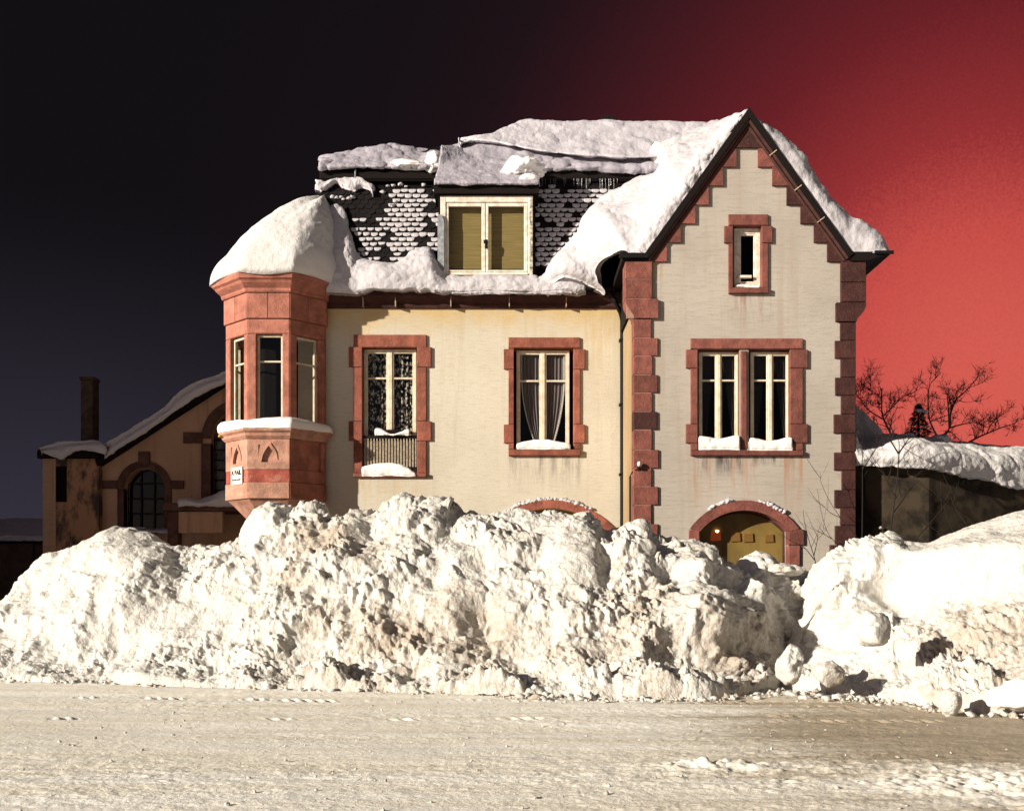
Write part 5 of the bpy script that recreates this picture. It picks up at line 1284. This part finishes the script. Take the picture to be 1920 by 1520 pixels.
gx = G(); gx.box(bx(82), bx(196), BY - .5, BY + 6.2, bz(862), bz(848), .02); gx.mk('annex_eave', DARKWOOD, LB)
for s in range(9):
    an0, an1 = math.pi - math.pi * s / 9, math.pi - math.pi * (s + 1) / 9
    ri, ro = bx(309) - bx(271), bx(322) - bx(271)
    P_ = [(bx(271) + ri * math.cos(a), bz(915) + (ri) * math.sin(a)) for a in np.linspace(an0, an1, 5)] + [(bx(271) + ro * math.cos(a), bz(915) + ro * math.sin(a)) for a in np.linspace(an1, an0, 5)]
    G().prism(P_, BY - .07, BY + .25).mk('arch_stone', STONE_OLD, LB)
    ri, ro = bx(452) - bx(396), bx(452) - bx(379)
    P_ = [(bx(452) + ri * math.cos(a), bz(822) + ri * math.sin(a)) for a in np.linspace(an0, an1, 5)] + [(bx(452) + ro * math.cos(a), bz(822) + ro * math.sin(a)) for a in np.linspace(an1, an0, 5)]
    G().prism(P_, BY - .07, BY + .25).mk('arch_stone', STONE_OLD, LB)
for (a, b, c, d) in ((221, 233, 916, 1000), (309, 322, 916, 1000), (378, 396, 832, 936)):
    gx = G(); gx.box(bx(a), bx(b), BY - .06, BY + .25, bz(d), bz(c), .015); gx.mk('jamb_stone', STONE_OLD, LB)
for (a, b, c, d) in ((193, 221, 901, 916), (322, 345, 901, 916), (345, 380, 811, 831)):
    gx = G(); gx.box(bx(a), bx(b), BY - .10, BY + .25, bz(d), bz(c), .015); gx.mk('impost_stone', STONE_OLD, LB)
gx = G(); gx.box(bx(261), bx(282), BY - .11, BY + .2, bz(872), bz(847), .015); gx.mk('keystone', STONE_OLD, LB)
def bars(x0, x1, z0, z1, nx_, nz_, m_, nm):
    gx = G()
    for i in range(nx_ + 1): x = x0 + (x1 - x0) * i / nx_; gx.box(x - .025, x + .025, BY + .30, BY + .34, z0, z1)
    for i in range(nz_ + 1): z = z0 + (z1 - z0) * i / nz_; gx.box(x0, x1, BY + .301, BY + .339, z - .025, z + .025)
    w_ = gx.mk(nm, m_, LB)
    gx = G(); gx.add([(x0, BY + .36, z0), (x1, BY + .36, z0), (x1, BY + .36, z1), (x0, BY + .36, z1)], [(0, 1, 2, 3)]); gx.mk('pane', GLASS, w_)
bars(bx(233), bx(309), bz(990), bz(876), 3, 4, IRON, 'window'); bars(bx(396), bx(508), bz(936), bz(765), 5, 9, IRON, 'window')
gx = G(); gx.box(bx(396), bx(508), BY + .5, BY + .55, bz(936), bz(760)); gx.mk('curtain', simple('grey_cloth', (.22, .21, .22), .9, (.04, .04, .045), scale=2.0), LB)
gx = G(); gx.box(bx(218), bx(326), BY - .2, BY + .28, bz(1000), bz(992), .01); gx.mk('window_sill', STONE_OLD, LB)
gx = G(); gx.prism([(bx(186), bz(864)), (bx(440), bz(702)), (bx(565), bz(664)), (bx(565), bz(674)), (bx(441), bz(714)), (bx(190), bz(876))], BY - .35, BY + 9); gx.mk('roof', DARKWOOD, LB)
CY = BY + 3.0; gx = G(); gx.box(wx(151, CY), wx(174, CY), CY, CY + .55, bz(860), wz(712, CY), .02).box(wx(149, CY), wx(176, CY), CY - .03, CY + .58, wz(712, CY), wz(706, CY), .02); gx.mk('chimney', BRICKCH, LB)
# porch
gx = G(); gx.box(bx(335), bx(470), BY - 1.6, BY - .02, bz(964), bz(950), .02); gx.mk('porch_beam', STONE_OLD, LB)
gx = G(); gx.box(bx(342), bx(361), BY - 1.5, BY - 1.1, 0, bz(964.5), .02); gx.mk('porch_post', STONE_OLD, LB)
gx = G(); gx.box(bx(361) + .003, bx(440), BY - 1.45, BY - 1.2, bz(1003), bz(965)); gx.mk('porch_panel', WALL_OLD, LB)
def blanket(lbl, tops, Y0, depth, seed, th=.25, name='snow_blanket', nu=160):
    ctrl = [[W(x, b, Y0), W(x, b - (b - t) * .55, Y0 - .05), W(x, t + (b - t) * .12, Y0 + .12), W(x, t, Y0 + .5), (wx(x, Y0), Y0 + depth * .6, wz(t, Y0) + .0), (wx(x, Y0), Y0 + depth, wz(t, Y0) - .02)] for (x, b, t) in tops]
    patch(name, ctrl, nu, 40, thick=th * .3, roll=.12, amp=.04, scale=.7, rag=.035, seed=seed, label=lbl, cat='snow')
blanket('snow on the sloping roof of the shadowed outbuilding', [(196, 862, 840), (215, 848, 828), (240, 832, 812), (265, 816, 796), (290, 800, 782), (315, 782, 765), (340, 765, 740), (365, 748, 724), (390, 733, 714), (415, 723, 706), (440, 708, 694), (480, 690, 678)], BY - .45, 8, 61)
blanket('snow curling over the eave of the outbuilding annex', [(77, 848, 843), (95, 856, 836), (115, 862, 832), (130, 852, 829), (150, 846, 827), (175, 848, 827), (200, 852, 832)], BY - .6, 6, 62)
blanket('snow on the porch roof below the big dark window', [(332, 951, 938), (352, 950, 934), (372, 951, 937), (392, 951, 932), (410, 951, 922), (430, 951, 917), (450, 951, 922)], BY - 1.7, 1.7, 63)
blanket('snow on the sill of the small arched window', [(222, 1000, 990), (250, 1000, 988), (280, 1000, 991), (325, 1000, 992)], BY - .3, .4, 64, nu=60)
# shed far left
SY = 46.0
SH = empty('shed', (wx(30, SY), SY, 0), label='low dark shed with snow on its roof at the far left', cat='shed')
gx = G(); gx.box(wx(-80, SY), wx(61, SY), SY, SY + 5, 0, wz(1016, SY)); gx.mk('wall', SHEDWALL, SH)
gx = G(); gx.box(wx(61, SY) + .003, wx(110, SY), SY + .2, SY + 5, 0, wz(1016, SY)); gx.mk('wall', SHEDWALL, SH)
gx = G(); gx.box(wx(-90, SY), wx(115, SY), SY - .3, SY + 5.2, wz(1018, SY), wz(1014, SY)); gx.mk('roof_edge', DARKWOOD, SH)
ctrl = [[W(x, 1013 + 2 * math.sin(x * .2), SY - .35), W(x, 1006, SY - .36), W(x, 1003, SY - .1), W(x, 985, SY + 3), W(x, 971, SY + 6)] for x in range(-90, 140, 18)]
patch('snow_blanket', ctrl, 120, 50, thick=.12, roll=.15, amp=.05, scale=1, rag=.05, seed=66, mt=SNOW_SMOOTH, label='smooth pinkish snow on the roof of the low shed at the far left', cat='snow')

# unseen house added outside the frame on the left to shade the outbuilding
NH = empty('shade_caster', (-32, 34, 0), label='unseen plain house added beyond the left edge to shade the outbuilding', cat='house')
gx = G(); gx.box(-36, -28.3, 15.8, 56, 0, 13.2); gx.mk('wall', WALL_OLD, NH)
gx = G(); gx.add([(-36.4, 15.5, 13.2), (-27.9, 15.5, 13.2), (-27.9, 56.3, 13.2), (-36.4, 56.3, 13.2), (-32.1, 17.5, 17.5), (-32.1, 54, 17.5)], [(0, 1, 4), (1, 2, 5, 4), (2, 3, 5), (3, 0, 4, 5), (3, 2, 1, 0)]); gx.mk('roof', ROOFDARK, NH)
for k in range(6):
    for z in (1.5, 5.0, 8.5):
        gx = G(); gx.box(-28.3, -28.25, 19 + k * 6, 20.3 + k * 6, z, z + 1.9); gx.mk('window', ROOM, NH)

# ------------------------------------------------------------------ masonry barn on the right, trees
RB = empty('barn', (wx(1700, 30), 30, 0), label='low dark masonry barn in shade right of the gabled wing', cat='barn')
YA, YBn = 23.85, 28.0
YZ = 25.5; xa, xm, xb = XW1 + .02, wx(1745, YA), wx(1990, YZ)
gx = G(); gx.add([(xa, YA, 0), (xm, YA + .1, 0), (xb, YZ, 0), (xa, YA, wz(870, YA)), (xm, YA + .1, wz(872, YA + .1)), (xb, YZ, wz(919, YZ)), (xa, YA + 9, 0), (xa, YA + 9, wz(870, YA))],
                 [(0, 1, 4, 3), (1, 2, 5, 4), (2, 6, 7, 5), (6, 0, 3, 7), (3, 4, 5, 7)]); gx.mk('wall', OLDWALL, RB)
gx = G(); gx.tube([(wx(1618, YA), YA - .06, wz(880, YA)), (wx(1618, YA), YA - .06, 0)], .035, 8); gx.mk('pipe', IRON, RB)
bt = [(1602, 878, 806, 23.6), (1618, 878, 832, 23.6), (1640, 878, 827, 23.6), (1662, 878, 820, 23.6), (1700, 879, 822, 23.6), (1745, 881, 825, 23.7), (1800, 893, 832, 24.05), (1850, 903, 839, 24.4), (1900, 915, 841, 24.7), (1960, 929, 838, 25.1)]
ctrl = [[W(x, b, Y), W(x, b - (b - t) * .45, Y - .12), W(x, b - (b - t) * .8, Y + .1), W(x, t, Y + .7), W(x, t - 1, Y + 2.2), W(x, t + 2, Y + 3.5)] for x, b, t, Y in bt]
patch('barn_snow', ctrl, 260, 80, thick=.12, roll=.14, amp=.10, scale=1.1, rag=.04, seed=71, lump=.14, lump_size=.8, mt=SNOW_DOME, label='thick snow on the roof of the dark barn at the right', cat='snow')
ctrl = [[W(x, 850, 27), W(x, t + 10, 28), W(x, t, 30), W(x, t + 1, 33)] for x, t in ((1580, 740), (1600, 758), (1612, 768), (1624, 776), (1636, 790), (1648, 806), (1658, 822), (1668, 842))]
patch('barn_snow', ctrl, 60, 40, thick=.1, roll=.15, amp=.05, scale=1, rag=.02, seed=73, label='steep snow covered roof end rising behind the corner of the wing', cat='snow')
mk('snow_bits', np.concatenate([ICO2[0] * .035 + np.array(W(1651, 989, YA - .05)), ICO2[0] * .03 + np.array(W(1620, 1031, YA - .05)), ICO2[0] * (.13, .04, .04) + np.array(W(1783, 899, 30.4))]), np.concatenate([ICO2[1], ICO2[1] + 42, ICO2[1] + 84]), SNOW, smooth=True, kind='stuff', label='specks of snow on the barn wall')

def branch_tree(name, base, lead, seed, lbl, levels, r0, group=None, mt=None, spread=.75, parts=('trunk', 'crown'), up=.12, cat='tree', nchild=(5, 7)):
    """a bare tree: lead = list of leading limbs as px polylines at one depth; finer branches grow from them"""
    rs = np.random.RandomState(seed); t_ = empty(name, base, label=lbl, cat=cat, group=group)
    gt, gc = G(), G()
    def grow(p, d, L, r, lev):
        n = 4; pts = [p]; dd = d.copy()
        for i in range(n):
            dd = (dd + Vector(rs.normal(size=3)) * .20 + Vector((0, 0, up)) * (1 if lev < 3 else .4)).normalized(); pts.append(pts[-1] + dd * L / n)
        rr = [r * (1 - .65 * i / n) for i in range(n + 1)]
        gc.tube(pts if lev < 3 else pts[::2], rr if lev < 3 else rr[::2], 5 if lev < 2 else 3)
        if lev < levels:
            for k in range(rs.randint(nchild[0], nchild[1] + 1)):
                i = rs.randint(1, n + 1); ax = Vector(rs.normal(size=3)).normalized(); q = pts[i]
                d2 = (dd * .75 + ax * spread * 1.1 + Vector((0, 0, up))).normalized(); grow(q, d2, L * rs.uniform(.48, .72), max(r * .56, .0075), lev + 1)
    for ln in lead:
        pts = [Vector(p) for p in ln[0]]; ra, rb = ln[1]
        fine = [tuple(v) for v in cr(np.array([tuple(p) for p in pts]), len(pts) * 4, 0)]
        rr = list(np.linspace(ra * .62, rb * .6, len(fine))); fine = [(a, b, base[2] + (c - base[2]) * .955) for a, b, c in fine]; gt.tube(fine, rr, 7)
        m_ = ln[2]
        for k in range(m_):
            i = int(len(fine) * (.30 + .68 * (k + .5) / m_)); i = min(i, len(fine) - 2); p = Vector(fine[i]); d = (Vector(fine[i + 1]) - p).normalized()
            side = Vector(rs.normal(size=3)); side.y *= .6; d2 = (d * .7 + side.normalized() * 1.0 + Vector((0, 0, up * .5))).normalized()
            grow(p, d2, ln[3] * rs.uniform(.40, .80), max(rr[i] * .55, .012), 1)
        grow(Vector(fine[-1]), (Vector(fine[-1]) - Vector(fine[-3])).normalized(), ln[3] * .25, rb, 2)
    gt.mk(parts[0], mt or BARK, t_); gc.mk(parts[1], mt or BARK, t_)
TY = 41.0
def L(*pts, Y=TY): return [W(a, b, Y) for a, b in pts]
branch_tree('bare_tree', W(1690, 900, TY), [(L((1690, 900), (1674, 820), (1655, 775), (1653, 735)), (.09, .035), 9, 1.1), (L((1655, 775), (1672, 758), (1695, 735), (1714, 728)), (.045, .02), 5, .9), (L((1655, 780), (1632, 765), (1615, 745), (1606, 732)), (.045, .02), 9, .9), (L((1653, 740), (1640, 728), (1625, 718)), (.03, .015), 6, .9)],
            5, 'bushy bare tree beside the corner of the wing, behind the barn', 3, .1, 'bare trees behind the barn')
branch_tree('bare_tree', W(1760, 900, TY), [(L((1755, 900), (1764, 826), (1780, 798), (1782, 770), (1793, 742), (1808, 728), (1832, 700)), (.10, .03), 10, 1.0), (L((1764, 824), (1750, 800), (1741, 770), (1742, 718), (1756, 698)), (.07, .022), 8, .8), (L((1780, 798), (1778, 760), (1776, 735)), (.06, .02), 5, .8), (L((1781, 797), (1810, 789), (1835, 786)), (.05, .018), 5, .8), (L((1745, 785), (1770, 775), (1790, 768)), (.035, .015), 4, .7)],
            8, 'tall forked bare tree standing in the middle of the group behind the barn', 3, .1, 'bare trees behind the barn')
branch_tree('bare_tree', W(1800, 900, TY), [(L((1790, 860), (1806, 834), (1830, 818), (1856, 806), (1880, 796), (1902, 789)), (.075, .022), 10, .9), (L((1850, 808), (1858, 792), (1868, 778)), (.04, .016), 4, .7), (L((1812, 832), (1800, 822), (1792, 815)), (.03, .014), 3, .6)],
            12, 'low bare tree leaning out to the right over the barn snow', 3, .1, 'bare trees behind the barn')
# small fir with snow on it
def fir():
    Yf = 39.5; b = W(1722, 835, Yf); t = empty('fir_tree', b, label='small black fir with bits of snow among the bare trees', cat='tree')
    H = wz(757, Yf) - wz(835, Yf); rs = np.random.RandomState(4); g1 = G(); g1.tube([b, (b[0], b[1], b[2] + H)], [.07, .015], 6); g1.mk('trunk', BARK, t)
    Vv = []; Ff = []; n = 0
    for i in range(2600):
        h = rs.rand() ** 1.2; r = (1 - h) * .78 * (.55 + .45 * math.sin(h * 26) ** 2) + .05; a = rs.uniform(0, 2 * math.pi); rr = r * rs.uniform(.25, 1)
        p = np.array((b[0] + rr * math.cos(a), b[1] + rr * math.sin(a), b[2] + .15 + h * (H - .15) - rr * .25))
        d = np.array((math.cos(a), math.sin(a), -.35)) + rs.normal(size=3) * .35; d /= np.linalg.norm(d); s = np.cross(d, rs.normal(size=3)); s /= np.linalg.norm(s); l = rs.uniform(.07, .15)
        Vv += [p - s * .018, p + s * .018, p + d * l]; Ff.append((n, n + 1, n + 2)); n += 3
    mk('foliage', Vv, Ff, FIRN, t)
    c = []; f = []; k = 0
    for (dx_, dz_, r) in ((-.12, H * .80, .12), (.10, H * .78, .10), (-.5, .28, .22), (.62, .2, .3), (.22, H * .42, .06)):
        v = ICO2[0] * (r * 1.2, r, r * .6) * (1 + .2 * rs.normal(size=(42, 1))) + (b[0] + dx_, b[1] - .35, b[2] + dz_); c.append(v); f.append(ICO2[1] + k); k += 42
    mk('fir_snow', np.concatenate(c), np.concatenate(f), SNOW, smooth=True, kind='stuff', label='snow caught on the small fir')
fir()
# saplings in front of the barn and the wing
def sapling(lbl, stems, Y, seed, n=3, r=.016):
    rs = np.random.RandomState(seed); base = W(stems[0][0][0], stems[0][0][1], Y); t = empty('sapling', base, label=lbl, cat='sapling', group='leafless saplings in front of the walls'); g1, g2 = G(), G()
    for st in stems:
        pts = [tuple(v) for v in cr(np.array([W(a, b, Y) for a, b in st], float), 14, 0)]; rr = list(np.linspace(r, r * .3, 14)); (g1 if st is stems[0] else g2).tube(pts, rr, 5)
        for k in range(n):
            i = rs.randint(4, 13); p = Vector(pts[i]); d = (Vector(pts[min(i + 1, 13)]) - Vector(pts[i - 1])).normalized(); s = 1 if k % 2 else -1
            d2 = (d + Vector((s * .7, rs.normal() * .3, 0))).normalized(); Ln = rs.uniform(.25, .7)
            g2.tube([p, p + d2 * Ln * .5 + Vector((0, 0, .02)), p + d2 * Ln + Vector((0, 0, .08))], [r * .45, r * .32, r * .18], 4)
    g1.mk('stem', TWIG, t); g2.mk('twigs', TWIG, t)
sapling('sapling with fanned top twigs before the middle of the barn wall', [[(1662, 1045), (1672, 980), (1682, 900), (1686, 840), (1684, 815)], [(1685, 850), (1672, 830), (1664, 818)], [(1685, 850), (1697, 832), (1704, 822)], [(1675, 960), (1700, 925), (1716, 890)], [(1678, 930), (1662, 900), (1655, 880)]], 22.9, 2, 4, .020)
sapling('thin straight sapling against the dark left end of the barn', [[(1616, 1060), (1617, 960), (1617, 860), (1616, 770)], [(1617, 880), (1640, 845), (1652, 826)]], 22.8, 3, 2, .015)
sapling('curving twig crossing the right corner stones of the wing', [[(1606, 1005), (1580, 975), (1556, 940), (1540, 905), (1538, 885)], [(1575, 970), (1556, 960), (1541, 945)]], 23.0, 4, 3, .009)
sapling('lower twig bending across the right end of the wing wall', [[(1600, 1050), (1575, 1025), (1553, 1000), (1540, 960), (1532, 915)], [(1560, 1010), (1545, 1000), (1535, 985)]], 22.8, 5, 3, .009)
sapling('small branched sapling growing from the bank before the wing', [[(1533, 1075), (1527, 1045), (1516, 1010), (1508, 975), (1506, 955)], [(1528, 1050), (1510, 1028), (1497, 1018)], [(1526, 1042), (1531, 1020), (1534, 1000)]], 21.2, 6, 3, .011)
sapling('loose crossing twigs before the brown barn wall', [[(1700, 1030), (1735, 990), (1770, 950), (1790, 915)], [(1700, 960), (1740, 985), (1775, 1005)], [(1790, 1000), (1775, 970), (1768, 930)], [(1810, 980), (1790, 950), (1780, 920)]], 22.6, 7, 4, .014)
